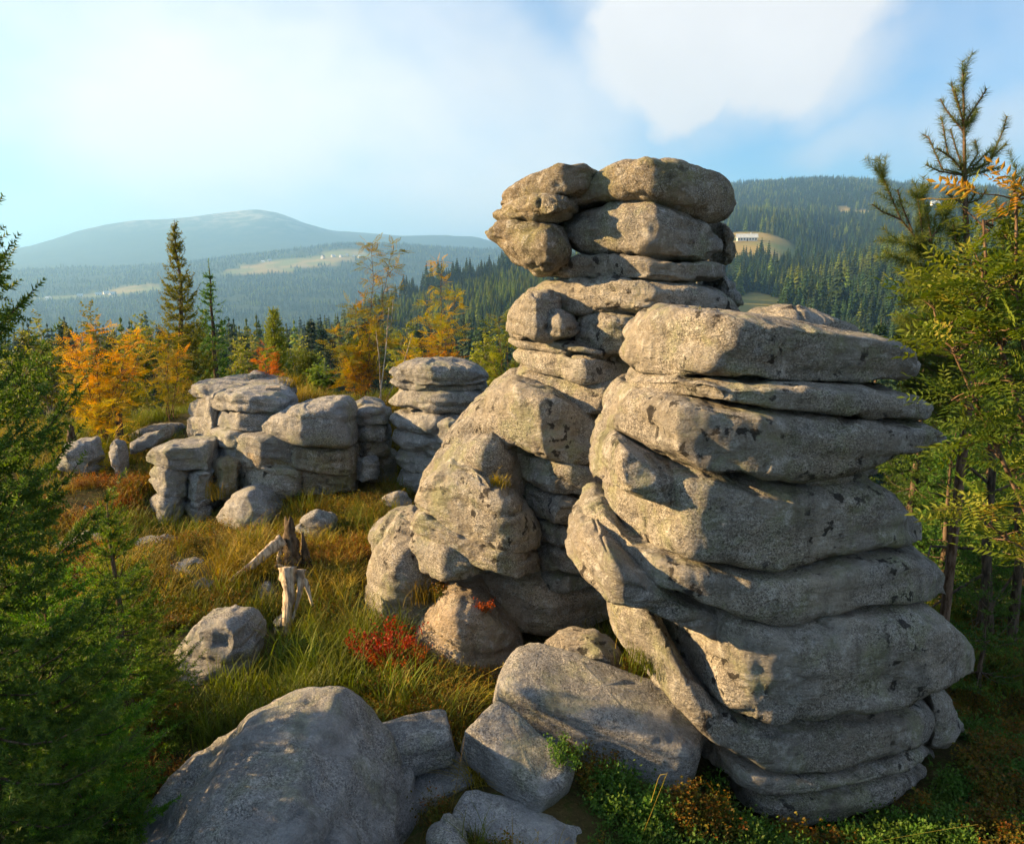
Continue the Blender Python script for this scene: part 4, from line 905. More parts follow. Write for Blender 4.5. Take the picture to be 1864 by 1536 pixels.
# long dry grass stalks in the foreground
for i, (pl, d) in enumerate((([(820,1480),(832,1420),(846,1340)], 5.3), ([(1185,1460),(1200,1410),(1212,1408)], 5.2), ([(1165,1530),(1185,1480),(1215,1405)], 5.1), ([(1780,1500),(1700,1512),(1600,1530)], 5.3), ([(1120,1180),(1128,1130),(1112,1105)], 6.6))):
    b = unproj(*pl[0], d); pp = np.array([unproj(a_, c_, d - .05 * j) - b for j, (a_, c_) in enumerate(pl)]); t_ = np.linspace(0, 1, 8); pp = np.stack([np.interp(t_, np.linspace(0, 1, len(pp)), pp[:, c]) for c in range(3)], 1)
    v_, f_ = tubes([(pp, np.linspace(.0022, .0010, 8))], 4); me = mesh_from('grass_stalk', v_, f_, [M['grass_gold']])
    a_ = me.attributes.new('tone', 'FLOAT', 'POINT'); a_.data.foreach_set('value', np.full(len(v_), .8, np.float32))
    tag(link('grass_stalk', me, None, b), 'single long dry grass stalk among the foreground boulders', 'grass stalk', 'dry stalks among the boulders')
# ------------------------------------------------------------------ valley forest
def far_conifer(seed, tiers, nb, bare=.08, slim=.16, mat='forest', segs=1):
    """unit-height forest spruce: tiers of drooping ragged boughs"""
    g = np.random.default_rng(seed); V, T, tn = [], [], []
    for i in range(tiers):
        f = i / (tiers - 1); z = bare + (1 - bare) * (f ** .92) * .97; r = slim * (1 - f) ** .85 * g.uniform(.8, 1.15) + .012; a0 = g.uniform(0, 6.28)
        for b in range(nb):
            a = a0 + b * 6.283 / nb + g.normal(0, .2); L = r * g.uniform(.65, 1.2); w = 2.6 * r / nb + .008
            d = np.array([math.cos(a), math.sin(a), 0]); s_ = np.array([-d[1], d[0], 0]); dr = -.55 * L * g.uniform(.5, 1.3)
            p0 = np.array([0, 0, z + .02]); m_ = d * L * .55 + np.array([0, 0, z + dr * .3]); tip = d * L + np.array([0, 0, z + dr])
            k = len(V); V += [p0, m_ + s_ * w, m_ - s_ * w, tip, m_ + np.array([0, 0, -.02 - .35 * r])]; T += [(k, k + 1, k + 2), (k + 1, k + 3, k + 2), (k + 1, k + 4, k + 3), (k + 2, k + 3, k + 4)]
            c = np.clip(.25 + .4 * f + g.normal(0, .18), 0, 1); tn += [c * .6, c, c, min(1, c + .25), c * .3]
    k = len(V); V += [np.array([0, 0, .92]), np.array([.008, 0, .92]), np.array([0, .008, .92]), np.array([0, 0, 1.02])]; T += [(k, k + 1, k + 3), (k + 1, k + 2, k + 3)]; tn += [.5] * 4
    crown = tri_mesh('crown', np.array(V), np.array(T), np.array(tn), M[mat])
    tv, tq = tubes([(np.array([(0, 0, -.06), (0, 0, .5), (0, 0, .96)]), np.array([.014, .009, .002]))], 6)
    return crown, mesh_from('trunk', tv, tq, [M['bark_pale' if bare > .3 else 'bark']])
def joined(crown, trunk):
    import bmesh
    bm = bmesh.new(); bm.from_mesh(crown); n = len(bm.faces); bm.from_mesh(trunk)
    bm.faces.ensure_lookup_table()
    for f in bm.faces[n:]: f.material_index = 1
    me = bpy.data.meshes.new('forest_tree'); bm.to_mesh(me); bm.free()
    me.materials.append(crown.materials[0]); me.materials.append(trunk.materials[0])
    return me
fp = [joined(*far_conifer(300 + i, 16, 8, .06, .17 + .02 * (i % 3), 'forest')) for i in range(4)] + \
     [joined(*far_conifer(320 + i, 14, 8, .05, .22, 'young')) for i in range(2)] + [joined(*far_conifer(330 + i, 13, 8, .45, .12, 'forest')) for i in range(2)]
g = np.random.default_rng(5)
def ring_pts(r0, r1, spacing_fn, az0=-42, az1=42):
    out = []; r = r0
    while r < r1:
        s_ = spacing_fn(r); n = int((math.radians(az1 - az0)) * r / s_)
        a = np.radians(g.uniform(az0, az1, n)); rr = r + g.uniform(-.5, .5, n) * s_ * 1.1
        out.append(np.stack([rr * np.sin(a), rr * np.cos(a)], 1)); r += s_
    return np.concatenate(out)
P2 = ring_pts(48, 3500, lambda r: 3.9 if r < 620 else 3.9 * (r / 620) ** .9)
fm = field_mask(P2[:, 0], P2[:, 1]); rr = np.hypot(P2[:, 0], P2[:, 1]); az = np.arctan2(P2[:, 0], P2[:, 1]); cx = px_of(az)
gap = vnoise(np.stack([P2[:, 0] / 60, P2[:, 1] / 60, np.zeros(len(P2))], 1), 9)
keep = (fm < .35) & (gap > -.72) & ~((rr < 75) & (gap < .0))
P2, rr, cx = P2[keep], rr[keep], cx[keep]
hgt = np.where(rr < 280, g.uniform(9, 16, len(rr)), g.uniform(10, 18, len(rr)))
young_zone = (cx > 690) & (cx < 1000) & (rr > 285) & (rr < 615)
hgt = np.where(young_zone, g.uniform(4, 8, len(rr)), hgt)
tall = (cx > 690) & (cx < 1010) & (rr >= 628) & (rr < 730)
hgt = np.where(tall, g.uniform(22, 29, len(rr)), hgt)
hgt = np.where(rr > 1300, g.uniform(8, 13, len(rr)), hgt) * np.exp(g.normal(0, .18, len(rr)))
hgt = hgt * np.where((rr < 110), .72, 1.0)
gz = ground_z(P2[:, 0], P2[:, 1])
hgt = np.where(rr < 320, np.minimum(hgt, np.maximum(CAMZ - (.042 + .02 * g.uniform(size=len(rr))) * rr - gz, 3.0)), hgt)
wh = g.integers(0, 4, len(rr)); patch = vnoise(np.stack([P2[:, 0] / 45, P2[:, 1] / 45, np.zeros(len(P2))], 1), 21)
wh = np.where((patch + g.normal(0, .35, len(rr))) > .45, g.integers(4, 6, len(rr)), wh)
wh = np.where(young_zone & (g.uniform(size=len(rr)) < .45), g.integers(4, 6, len(rr)), wh)
wh = np.where(tall, g.integers(6, 8, len(rr)), wh)
order = np.argsort(rr); vis = order[(np.abs(cx[order] - 932) < 1000)]
near_ids = vis[:160]; rest = np.setdiff1d(np.arange(len(rr)), near_ids)
scatter('forest', fp, np.stack([P2[rest, 0], P2[rest, 1], gz[rest] - .2], 1), g.uniform(0, 6.28, len(rest)), hgt[rest], wh[rest], kind='stuff', label='mixed conifer forest covering the valley slopes')
kwd = dict(up_top=.5, up_bot=-.22, twig_gap=.36, twig_len=1.05, nspace=.15, per=4, nl=.24, nw=.085, leader=.9, shape=.8)
det = [conifer(10, 1.75 + .2 * i, .46, 7, 400 + i, mat='forest', **kwd)[::-1] for i in range(3)] + [conifer(10, 2.2, .5, 7, 420, mat='young', **kwd)[::-1]]
for i in near_ids:
    v = det[3] if wh[i] in (4, 5) else det[i % 3]
    lab = 'pale yellow-green young tree in the wood below the outcrop' if wh[i] in (4, 5) else 'dark green spruce in the valley wood below the rocks'
    e = empty('forest_spruce' if wh[i] < 4 or wh[i] > 5 else 'young_tree', (P2[i, 0], P2[i, 1], gz[i] - .1), lab, 'tree', 'pale young trees of the nearer wood' if wh[i] in (4, 5) else 'dark spruces of the nearer wood')
    e.rotation_euler.z = g.uniform(0, 6.28); e.scale = (hgt[i] / 10,) * 3
    link('crown', v[0], e); link('trunk', v[1], e)
# ------------------------------------------------------------------ far houses
def plain(name, c, rough=.8): return NT(name).bsdf(c, rough)
s = NT('render_white'); M['wall'] = s.bsdf(s.mix(s.ramp(s.noise(s.pos(), .6, 4), .4, .7), (.78, .77, .73), (.66, .64, .60)), .85)
s = NT('tin_roof'); M['roof'] = s.bsdf(s.mix(s.ramp(s.noise(s.pos(), .5, 4), .4, .7), (.38, .44, .46), (.50, .55, .56)), .6)
M['roof_brown'] = plain('brown_roof', (.16, .10, .07)); M['pane'] = plain('dark_pane', (.03, .035, .045), .2)
def box(x0, x1, y0, y1, z0, z1):
    return [(x, y, z) for z in (z0, z1) for x, y in ((x0, y0), (x1, y0), (x1, y1), (x0, y1))], [(3, 2, 1, 0), (4, 5, 6, 7), (0, 1, 5, 4), (1, 2, 6, 5), (2, 3, 7, 6), (3, 0, 4, 7)]
def house(px, r, w, dp, h, roof_h, label, rz=0, nwin=4, roof='roof', group=None, storeys=1):
    a = math.atan((px - 932) / F * math.cos(PITCH)); x, y = r * math.sin(a), r * math.cos(a); z = float(ground_z(x, y)[0]) - .3
    e = empty('house', (x, y, z), label, 'house', group); e.rotation_euler.z = rz
    v, f = box(-w/2, w/2, -dp/2, dp/2, 0, h); v += [(-w/2, 0, h + roof_h), (w/2, 0, h + roof_h)]
    f = [q for q in f if q != (4, 5, 6, 7)] + [(4, 8, 7), (5, 6, 9)]
    link('wall', mesh_from('wall', v, f, [M['wall']], False), e)
    ov = .06 * w; t_ = .25; k = (dp/2 + ov * .5) / (dp/2); zz = h + roof_h
    rv = []
    for dz in (0.02, t_): rv += [(-w/2 - ov, -dp/2 * k, h - (k - 1) * roof_h + dz), (w/2 + ov, -dp/2 * k, h - (k - 1) * roof_h + dz), (w/2 + ov, 0, zz + dz), (-w/2 - ov, 0, zz + dz), (w/2 + ov, dp/2 * k, h - (k - 1) * roof_h + dz), (-w/2 - ov, dp/2 * k, h - (k - 1) * roof_h + dz)]
    rf = [(0, 3, 2, 1), (3, 5, 4, 2), (6, 7, 8, 9), (9, 8, 10, 11), (0, 1, 7, 6), (1, 2, 8, 7), (2, 4, 10, 8), (4, 5, 11, 10), (5, 3, 9, 11), (3, 0, 6, 9)]
    ro = link('roof', mesh_from('roof', rv, rf, [M[roof]], False), e)
    cv, cf = box(w * .18, w * .18 + .9, -.45, .45, zz - .6, zz + 1.1); link('chimney', mesh_from('chimney', cv, cf, [M['wall']], False), ro)
    for st in range(storeys):
        for i in range(nwin):
            cxw = -w/2 + w * (i + .5) / nwin; hz_ = h / storeys
            wv, wf = box(cxw - w * .22 / nwin * 1.2, cxw + w * .22 / nwin * 1.2, -dp/2 - .12, -dp/2 + .1, st * hz_ + hz_ * .3, st * hz_ + hz_ * .78)
            link('window', mesh_from('window', wv, wf, [M['pane']], False), e)
    dv, df = box(-.6, .6, -dp/2 - .16, -dp/2 + .1, 0, 2.1); link('door', mesh_from('door', dv, df, [M['roof_brown']], False), e)
house(1356, 850, 19, 9, 3.4, 3.6, 'long low mountain lodge with pale tin roof on the sloping meadow', R(-8), 7)
house(1322, 862, 9, 8, 3.4, 3.2, 'small house at the wood edge beside the long lodge', R(10), 3)
house(589, 2790, 12, 10, 8, 5, 'tall white gabled house standing alone on the hill pasture', R(70), 3, 'roof_brown', None, 2)
for i, (px, r, w) in enumerate(((480, 2830, 12), (492, 2850, 10), (608, 2800, 13), (622, 2790, 11), (633, 2815, 14), (645, 2800, 11), (655, 2780, 10))):
    house(px, r, w, 9, 4, 4, 'small white house of the hamlet on the far hill pasture', R(20 * i), 3, 'roof', 'houses of the hill pasture hamlet')
for i, (px, r, w) in enumerate(((84, 2440, 14), (142, 2470, 13), (176, 2500, 16), (190, 2515, 14), (202, 2490, 18))):
    house(px, r, w, 9, 4.5, 4.5, 'pale house in the valley hamlet beyond the spruce', R(15 * i), 3, 'roof', 'houses of the valley hamlet')
house(1727, 1520, 16, 10, 5, 4.5, 'white farmhouse on the far field behind the pine top', R(5), 4)
house(1690, 1540, 12, 9, 4, 4, 'low farm building on the far field left of the pine top', R(-5), 3)
# ------------------------------------------------------------------ trees and shrubs near the rocks
def base_at(px, d, x=None):
    x = (px - W / 2) / F * d * 1.0 if x is None else x
    return (x, d, float(ground_z(x, d)[0]) - .03)
def rel(px, py, d, base): return unproj(px, py, d) - np.array(base)

# --- dark spruces framing the left edge
b = (-3.15, 4.3, float(ground_z(-3.15, 4.3)[0]) - .05)
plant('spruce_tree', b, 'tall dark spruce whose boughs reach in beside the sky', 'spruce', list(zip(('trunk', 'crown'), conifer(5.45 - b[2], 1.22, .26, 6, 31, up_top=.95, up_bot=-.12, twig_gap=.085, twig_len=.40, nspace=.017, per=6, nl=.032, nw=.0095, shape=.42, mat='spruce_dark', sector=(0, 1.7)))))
b = base_at(195, 6.3); t2 = unproj(195, 905, 6.3)
S2 = conifer(t2[2] - b[2], .74, .17, 7, 32, up_top=.8, up_bot=-.05, twig_gap=.075, twig_len=.30, nspace=.017, per=6, nl=.024, nw=.0075, shape=.72, leader=.3)
b = (t2[0], 6.3, b[2])
plant('young_spruce', b, 'young bright green spruce with bare leader in front of the grassy slope', 'spruce', list(zip(('trunk', 'crown'), S2)))
b = (-3.05, 4.95, float(ground_z(-3.05, 4.95)[0]) - .05)
S3 = conifer(2.25, .92, .17, 7, 33, up_top=.7, up_bot=-.15, twig_gap=.085, twig_len=.34, nspace=.018, per=6, nl=.026, nw=.0085, shape=.6)
plant('young_spruce', b, 'low wide spruce with drooping boughs beside the huge rounded boulder', 'spruce', list(zip(('trunk', 'crown'), S3)))
for i, (x, y, sc_) in enumerate(((-6.8, 5.6, 1.3), (-7.3, 4.5, 1.5), (-7.6, 6.7, .9))):  # spruces beyond the left edge of view, added to shade the foreground boulders
    plant('young_spruce', (x, y, float(ground_z(x, y)[0]) - .05), 'unseen spruce added left of view to shade the foreground', 'spruce', list(zip(('trunk', 'crown'), S3 if i % 2 else S2)), 'unseen shade spruces left of view', 1.3 * i, sc_)

# --- larches, birches and spruces beyond the outcrop
def mid(name, px, top, d, rad_px, label, cat, seed, mat, group=None, **kw):
    tp = unproj(px, top, d); x = tp[0]; bz = float(ground_z(x, d)[0]) - .05; hgt_ = tp[2] - bz
    kw2 = dict(up_top=.8, up_bot=.25, twig_gap=.11, twig_len=.28, nspace=.034, per=3, nl=.050, nw=.022, shape=.75, leader=.35, mat=mat); kw2.update(kw)
    plant(name, (x, d, bz), label, cat, list(zip(('trunk', 'crown'), conifer(hgt_, rad_px / F * d, hgt_ / 21, 6, seed, **kw2))), group)
mid('larch_tree', 316, 400, 19, 78, 'tall olive-green larch with a thin spire beside the slender spruce', 'larch', 41, 'larch', up_top=.95, up_bot=.3)
mid('spruce_tree', 379, 470, 20, 52, 'slender dark spruce with a long bare leader beside the tall larch', 'spruce', 42, 'spruce_dark', leader=.8, sparse=.25, up_top=.4, up_bot=.0)
mid('larch_tree', 497, 560, 23, 52, 'bushy olive larch behind the stepped outcrop', 'larch', 43, 'larch', shape=.5, up_top=1.0, up_bot=.5)
mid('larch_tree', 560, 640, 24, 60, 'low bright green larch left of the yellow rowan', 'larch', 44, 'young', shape=.5, up_top=1.0, up_bot=.5)
def birch(px, top, d, w, seed, label, mat='birch'):
    tp = unproj(px, top, d); bz = float(ground_z(tp[0], d)[0]) - .05; hh = tp[2] - bz; g = np.random.default_rng(seed); ww = w / F * d
    stems = [[(0, 0, 0), (g.normal(0, .1), g.normal(0, .1), hh * .5), (0, 0, hh)]]
    for k in range(16):
        a = g.uniform(0, 6.28); z = hh * g.uniform(.12, .6); r_ = ww * g.uniform(.5, 1.0) * (1.05 - .5 * z / hh); up_ = hh * g.uniform(.2, .38)
        stems.append([(0, 0, z), (math.cos(a) * r_ * .6, math.sin(a) * r_ * .6, z + up_ * .6), (math.cos(a) * r_, math.sin(a) * r_, min(z + up_, hh * .93))])
    sm, cr = rowan(stems, 60, .085, seed, mat, twigs=14, twl=.5, bark='bark_pale', srad=.02, first=.15, tv=SV, tt=ST, droop=.5)
    plant('birch_tree', (tp[0], d, bz), label, 'birch', [('stem', sm), ('crown', cr)])
birch(165, 555, 22, 48, 51, 'pale green birch rising behind the orange rowan')
birch(72, 575, 20, 62, 52, 'broad leafy birch between the dark spruce and the orange rowan')
birch(255, 570, 25, 40, 53, 'small olive birch crowded against the tall larch')
birch(428, 622, 24, 30, 54, 'small bright green birch beside the slender spruce')
birch(118, 590, 26, 50, 58, 'tall yellow-green birch half hidden between two paler birches')
birch(210, 600, 24, 45, 59, 'yellow-green birch filling the gap right of the orange rowan top')
birch(455, 600, 27, 36, 46, 'pale birch sapling between slender spruce and bushy larch')
birch(545, 610, 27, 40, 47, 'light green birch left of the two-spired rowan')
birch(740, 590, 24, 40, 48, 'soft green birch between the two tall rowans')
birch(880, 600, 22, 40, 49, 'olive birch close behind the split-headed tower')
birch(20, 640, 17, 60, 55, 'dim green birch partly hidden by the dark spruce boughs')
birch(590, 655, 22, 28, 56, 'little green birch at the foot of the yellow rowan', 'young')
birch(848, 660, 18, 26, 57, 'small green bush peeping over the stubby column', 'young')

def rowan_at(name, base_px, d, tops, label, seed, mat, nleaf=26, leaf=.15, twigs=8, twl=.42, dd=.35, base_row=None, tone_fn=None, extra=0, group=None, first=.25, srad=.012):
    bx = unproj(base_px, base_row or 760, d); b = np.array((bx[0], d, float(ground_z(bx[0], d)[0]) - .05)); g = np.random.default_rng(seed); stems = []
    for (px, py) in tops:
        t = unproj(px, py, d) - b; t[1] = g.normal(0, dd); m_ = t * .5; m_[:2] *= .75; m_[:2] += g.normal(0, .05, 2)
        stems.append([(g.normal(0, .06), g.normal(0, .06), 0), m_, t])
    sm, cr = rowan(stems, nleaf * .62, leaf * 1.5, seed, mat, twigs=twigs * 1.2, twl=twl, tone_fn=tone_fn, first=first, srad=srad)
    return plant(name, tuple(b), label, 'rowan', [('stem', sm), ('crown', cr)], group)
rowan_at('rowan_shrub', 185, 14.6, [(185,592),(130,640),(150,615),(225,620),(245,605),(260,650),(110,690),(205,680),(165,700),(235,720)], 'fiery orange rowan shrub behind the log-like slab', 61, 'rowan_orange', nleaf=24, tone_fn=lambda p: .25 * np.clip(p[:, 2] - .8, -1, 1) - .12 * np.abs(p[:, 0]))
rowan_at('rowan_shrub', 315, 15.5, [(322,606),(305,650),(338,640),(318,690)], 'slim orange rowan sapling in front of the tall larch', 62, 'rowan_orange', nleaf=20, twl=.36, tone_fn=lambda p: -.2 + .2 * np.clip(p[:, 2] - 1, -1, 1))
rowan_at('rowan_shrub', 660, 15.6, [(674,440),(712,450),(640,560),(608,600),(690,560),(625,640),(600,640),(660,600),(700,620),(650,660)], 'tall yellow-green rowan with two thin leafy spires', 63, 'rowan_yellow', nleaf=22, twl=.40, tone_fn=lambda p: -.05 + .25 * (p[:, 2] < .8))
rowan_at('rowan_shrub', 806, 16.5, [(806,474),(770,545),(832,530),(790,590),(820,580)], 'single-stemmed yellow rowan behind the stubby column', 64, 'rowan_yellow', nleaf=20, twl=.38, tone_fn=lambda p: .15 * np.ones(len(p)) + .25 * (p[:, 2] < 1.3))
rowan_at('rowan_shrub', 752, 17, [(745,612),(765,625),(735,650)], 'low reddish rowan sapling between the two yellow rowans', 65, 'rowan_orange', nleaf=18, twl=.3)
rowan_at('rowan_shrub', 490, 14.9, [(478,632),(496,650),(486,665)], 'little pinkish rowan sprig on the stepped outcrop', 66, 'rowan_red', nleaf=16, twl=.22, leaf=.12)
rowan_at('rowan_shrub', 918, 14.5, [(908,575),(922,620),(900,650),(940,600)], 'dim olive rowan close behind the split-headed tower', 67, 'rowan_yellow', nleaf=14, twl=.4, tone_fn=lambda p: -.35 * np.ones(len(p)))
rowan_at('rowan_shrub', 180, 13.0, [(178,800),(190,830),(170,845)], 'small orange rowan sprig by the upright blade of rock', 68, 'rowan_orange', nleaf=14, twl=.2, leaf=.11, base_row=880)
# dead bare stems by the tall rowan
dp_ = []
b = np.array(base_at(700, 15.3)); g = np.random.default_rng(3)
for pl in ([(690,735),(702,640),(708,560)], [(700,735),(735,660),(750,610)], [(694,735),(690,650),(684,600)], [(704,600),(712,588),(716,545)]):
    pp = np.array([rel(a_, c_, 15.3, b) for a_, c_ in pl]); dp_.append((pp, np.linspace(.014, .005, len(pp))))
v_, f_ = tubes(dp_, 6); tag(link('dead_shrub', mesh_from('dead_shrub', v_, f_, [M['dead_wood']]), None, b), 'bare grey dead shrub beside the tall yellow rowan', 'dead shrub')

# --- right edge: pine top, rowan and dark trees
DPN = 7.6
def pine():
    b = np.array((unproj(1762, 700, DPN)[0], DPN, float(ground_z(unproj(1762, 700, DPN)[0], DPN)[0]) - .05)); g = np.random.default_rng(9)
    q = lambda px, py, dy=0.0: rel(px, py, DPN + dy, b)
    shoots = [[(1757,470),(1756,330),(1755,200),(1753,128)],
      [(1755,225),(1735,165),(1732,150)],[(1755,230),(1745,190),(1738,165)],[(1756,225),(1785,180),(1796,162)],[(1754,240),(1722,200),(1712,180)],[(1755,235),(1770,215),(1778,200)],
      [(1757,318),(1715,308),(1690,250),(1680,245)],[(1757,316),(1725,280),(1716,225),(1712,212)],[(1757,318),(1740,270),(1730,235)],[(1757,318),(1800,298),(1825,240),(1833,212)],[(1757,318),(1790,300),(1832,262)],[(1757,316),(1780,280),(1775,255)],[(1757,320),(1710,312),(1685,300)],[(1757,322),(1800,310),(1820,305)],[(1757,318),(1735,290),(1705,270)],[(1757,318),(1795,280),(1815,270)],
      [(1758,372),(1735,362),(1722,350)],[(1758,372),(1785,362),(1796,345)],[(1758,374),(1750,360),(1745,345)],[(1758,374),(1772,358),(1776,345)],
      [(1762,500),(1700,470),(1640,400),(1610,330),(1604,316)],[(1660,420),(1640,370),(1634,345)],[(1680,440),(1675,390),(1668,350)],[(1640,400),(1605,385),(1588,372)],[(1700,470),(1690,400),(1676,352)],[(1690,440),(1720,400),(1725,385)],
      [(1765,520),(1720,500),(1660,480),(1620,465)],[(1765,530),(1710,520),(1650,520)],[(1765,560),(1700,560),(1640,545)],[(1768,540),(1820,470),(1840,400),(1850,300)],[(1830,420),(1815,380),(1812,360)],[(1845,350),(1862,330),(1870,305)],[(1768,600),(1700,610),(1650,590)],[(1768,620),(1720,650),(1670,640)],[(1760,480),(1740,440),(1735,410)],[(1768,640),(1830,600),(1880,560)],[(1700,470),(1665,450),(1635,440)],[(1720,500),(1690,520),(1655,500)]]
    for _ in range(46):
        y0_ = g.uniform(470, 800); sd_ = -1 if g.uniform() < .72 else 1; L_ = g.uniform(50, 135)
        shoots.append([(1764, y0_), (1764 + sd_ * L_ * .6, y0_ - 12), (1764 + sd_ * L_, y0_ - g.uniform(10, 60))])
    S, Dd, Ln, paths = [], [], [], [(np.array([(0, 0, 0), q(1766, 700), q(1762, 520), q(1757, 360), q(1753, 130)]), np.array([.05, .042, .034, .02, .006]))]
    for st in shoots:
        dy = 0 if len(st) == 4 and st[0] == (1757,470) else g.normal(0, .22); n = len(st)
        pp = np.array([q(a_, c_, dy * i / (n - 1)) for i, (a_, c_) in enumerate(st)]); paths.append((pp, np.linspace(.009, .005, n)))
        for i in range(n - 1):
            v = pp[i + 1] - pp[i]; L = np.linalg.norm(v); lo = .25 if i == 0 else 0
            S.append(pp[i] + v * lo); Dd.append(v / L); Ln.append(L * (1 - lo))
            if st[0][1] > 430:
                for k in range(5):
                    S.append(pp[i] + v * g.uniform(.2, 1)); dd = unit(v / L + g.normal(0, .6, 3) + [0, 0, .3]); Dd.append(dd); Ln.append(g.uniform(.1, .22))
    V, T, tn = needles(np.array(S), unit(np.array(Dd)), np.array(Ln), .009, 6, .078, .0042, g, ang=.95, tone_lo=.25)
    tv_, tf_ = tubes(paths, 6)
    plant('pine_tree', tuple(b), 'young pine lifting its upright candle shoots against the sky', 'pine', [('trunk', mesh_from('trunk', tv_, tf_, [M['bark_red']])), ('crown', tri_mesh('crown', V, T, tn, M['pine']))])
pine()
DRW = 4.6
b = np.array((3.75, DRW + .2, float(ground_z(3.75, DRW + .2)[0]) - .05))
g = np.random.default_rng(71); st = []
mains = [[rel(*q_, DRW, b) for q_ in pl] for pl in ([(1990,1100),(1900,800),(1850,560),(1850,352)], [(1960,1000),(1860,760),(1800,560),(1790,400)], [(1960,1150),(1880,960),(1790,760),(1735,640)], [(1980,1200),(1900,1020),(1830,980)])]
paths_main = [[(0, 0, 0)] + m_ for m_ in mains]
for i, (px, py) in enumerate(((1850,350),(1800,400),(1765,470),(1715,520),(1690,545),(1755,555),(1820,500),(1850,600),(1735,625),(1725,720),(1790,650),(1850,690),(1800,750),(1750,790),(1870,450),(1880,780),(1840,850),(1775,930),(1815,985),(1850,1010),(1880,600),(1830,430),(1790,520),(1745,585),(1850,520),(1800,600),(1840,760),(1770,700),(1880,900))):
    t = rel(px, py, DRW + g.normal(0, .25), b); A_ = np.concatenate([np.linspace(m_[k], m_[k + 1], 12) for m_ in mains for k in range(len(m_) - 1)])
    A_ = A_[A_[:, 2] < t[2] + .05]; s0 = A_[np.argmin(np.linalg.norm(A_ - t, axis=1) + .25 * (A_[:, 2] > t[2] - .12))]
    st.append([s0, (s0 + t) / 2 + np.array([0, 0, .03]), t])
sm, cr = rowan(st, 20, .25, 71, 'rowan_green', twigs=7, twl=.24, first=.3, srad=.008, tone_fn=lambda p: -.12 + .75 * np.clip((p[:, 2] + b[2] - 4.75) * 4, 0, 1))
a_, f_ = tubes([(np.array(m_), np.linspace(.022, .007, len(m_))) for m_ in paths_main], 7)
sm2 = mesh_from('stem', a_, f_, [M['bark_red']])
plant('rowan_shrub', tuple(b), 'green rowan with long feathery leaves and orange top beside the pine', 'rowan', [('stem', sm2), ('twigs', sm), ('crown', cr)])
for i, (px, top, d, rad, lab) in enumerate(((1690,600,12.5,120,'dark spruce in shade close behind the broad tower'), (1840,520,12,160,'dark spruce standing behind the green rowan'), (1765,640,14,150,'dusky spruce deep in the shade under the pine'), (1900,760,9.5,170,'low dark spruce at the foot of the rowan'),
        (1740,780,9.8,110,'broad dark spruce bough mass beside the pointed ledges'), (1810,900,9.0,130,'drooping dark spruce below the green rowan'), (1800,1080,8.0,150,'low spruce bush in deep shade beside the lowest ledges'), (1730,950,11,120,'dark spruce thicket tree behind the broad tower foot'))):
    tp = unproj(px, top, d); bz = float(ground_z(tp[0], d)[0]) - .1
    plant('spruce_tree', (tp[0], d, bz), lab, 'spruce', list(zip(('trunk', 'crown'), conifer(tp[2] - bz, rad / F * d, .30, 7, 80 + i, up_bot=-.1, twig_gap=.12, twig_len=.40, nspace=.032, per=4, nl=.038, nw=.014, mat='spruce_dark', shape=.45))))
for i, (px, top, d, sc_) in enumerate(((1625,850,15,1.0),(1665,870,16,.9),(1705,850,17,1.1),(1740,900,14,.8),(1600,900,17,.8),(1680,960,13.5,.7),(1780,840,18,1.1))):
    tp = unproj(px, top, d); bz = float(ground_z(tp[0], d)[0]) - .1
    if i == 0: YS = conifer(tp[2] - bz, .75, .3, 6, 90, up_bot=.1, twig_gap=.12, twig_len=.3, nspace=.03, per=4, nl=.034, nw=.010, mat='young', shape=.7); YH = tp[2] - bz
    plant('young_spruce', (tp[0], d, bz), 'sunlit light green young spruce in the thicket behind the broad tower', 'spruce', list(zip(('trunk', 'crown'), YS)), 'light green young spruces behind the broad tower', i * .9, (tp[2] - bz) / YH)
# bare dead boughs under the pine
b = np.array(base_at(1800, 8.6)); dp_ = []
for pl in ([(1800,1150),(1797,1000),(1805,850),(1812,780)], [(1800,880),(1760,845),(1705,770)], [(1800,900),(1850,880),(1880,850)], [(1798,1000),(1720,1010),(1650,1020)], [(1798,960),(1740,905),(1690,895)], [(1840,1180),(1845,1000),(1830,900)], [(1800,1040),(1760,1080),(1700,1135),(1660,1140)], [(1805,1100),(1850,1040),(1890,1020)]):
    pp = np.array([rel(a_, c_, 8.6, b) for a_, c_ in pl]); pp[1:, 1] += np.random.default_rng(len(dp_)).normal(0, .15, len(pp) - 1); big_ = pl[0][1] > 1140
    dp_.append((pp, np.linspace(.06 if big_ else .02, .03 if big_ else .006, len(pp))))
v_, f_ = tubes(dp_, 7); tag(link('dead_tree', mesh_from('dead_tree', v_, f_, [M['dead_dark']]), None, b), 'bare dark dead tree with crooked twigs in the shade under the pine', 'dead tree')

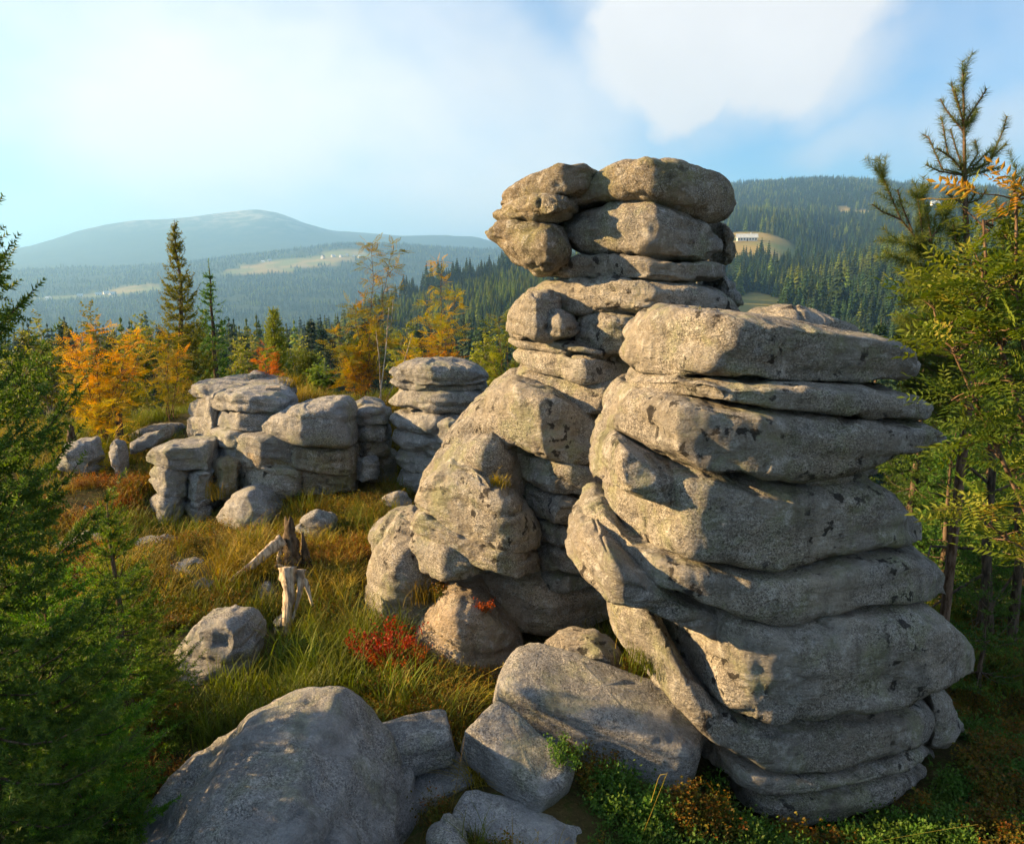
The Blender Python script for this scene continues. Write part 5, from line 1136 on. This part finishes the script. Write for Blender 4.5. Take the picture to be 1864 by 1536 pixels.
# --- dead stump with weathered roots
def gnarled(path, r0, r1, seed, sides=14, flat=1.0, ridge=.35):
    g = np.random.default_rng(seed); path = np.asarray(path, float); n = 22; t = np.linspace(0, 1, n); ti = np.linspace(0, 1, len(path))
    ax = np.stack([np.interp(t, ti, path[:, c]) for c in range(3)], 1); tg = unit(np.gradient(ax, axis=0)); ref = np.array([0, 1., 0]); s1 = unit(np.cross(tg, ref)); s2 = np.cross(s1, tg)
    an = np.linspace(0, 2 * np.pi, sides, endpoint=False); rd = 1 + ridge * g.uniform(-1, 1, sides)
    rr_ = (r0 + (r1 - r0) * t)[:, None] * rd[None] * (1 + .12 * g.normal(size=(n, sides)))
    tw = an[None] + t[:, None] * .7
    V = ax[:, None] + s1[:, None] * (np.cos(tw) * rr_)[..., None] + s2[:, None] * (np.sin(tw) * rr_ * flat)[..., None]
    V[-1] += tg[-1] * (g.uniform(0, 1, sides) * r1 * 2.5)[:, None]
    i = np.arange(n * sides).reshape(n, sides); j = np.roll(i, -1, 1); Fq = np.stack([i[:-1], j[:-1], j[1:], i[1:]], -1).reshape(-1, 4)
    V = np.concatenate([V.reshape(-1, 3), ax[:1], ax[-1:]]); a_ = n * sides
    F2 = Fq.tolist() + [(a_, int(j[0, k]), int(i[0, k])) for k in range(sides)] + [(a_ + 1, int(i[-1, k]), int(j[-1, k])) for k in range(sides)]
    return V, F2
b = np.array(unproj(530, 1046, STUMP_Y))
e = empty('dead_stump', tuple(b), 'broken dead stump with bleached roots splayed over the slope', 'stump')
SY, RY, TY = STUMP_Y, ROOT_Y, TIP_Y
for nm, pl, r0, r1, mt, fl in (('stump', [(530,1052,SY),(528,1000,SY),(526,950,SY)], .15, .035, 'dead_dark', .8), ('stump', [(558,1045,SY+.1),(554,1000,SY+.1),(551,972,SY+.1)], .08, .015, 'dead_dark', .8), ('stump', [(510,1040,SY),(512,1005,SY),(508,985,SY)], .06, .01, 'dead_wood', .8),
        ('root', [(516,982,SY-.05),(462,1026,(SY+TY)/2-.05),(398,1070,TY-.03)], .075, .012, 'dead_wood', .5), ('root', [(500,1042,SY-.1),(525,1040,SY-.2),(562,1046,SY-.2)], .06, .03, 'dead_dark', .8),
        ('root', [(523,1032,RY+.12),(527,1085,RY+.06),(519,1156,RY-.02)], .085, .03, 'dead_wood', .45), ('root', [(548,1036,RY+.16),(546,1078,RY+.1),(533,1128,RY+.02)], .055, .014, 'dead_wood', .5), ('root', [(530,1042,RY+.15),(556,1058,RY+.15),(568,1100,RY+.12)], .045, .01, 'dead_wood', .5),
        ('root', [(525,1040,SY-.15),(505,1030,SY-.1),(495,1045,SY-.1)], .05, .012, 'dead_wood', .5)):
    pts_ = [unproj(*q_) - b for q_ in pl]
    v_, f_ = gnarled(pts_, r0, r1, int(pl[0][0]), flat=fl); link(nm, mesh_from(nm, v_, f_, [M[mt]]), e)
b = np.array(unproj(128, 800, 14.0)); v_, f_ = gnarled([(0, 0, -.3), (.02, 0, 0), (.03, 0, .18)], .11, .05, 77); tag(link('tree_stump', mesh_from('tree_stump', v_, f_, [M['dead_dark']]), None, b), 'short dark stump beside the dark split boulder', 'stump')
b = np.array(unproj(218, 790, 14.4)); v_, f_ = gnarled([(0, 0, -.5), (0, 0, 0), (.01, 0, .38)], .07, .05, 78); tag(link('tree_stump', mesh_from('tree_stump', v_, f_, [M['dead_dark']]), None, b), 'upright post-like stump among the orange rowan stems', 'stump')
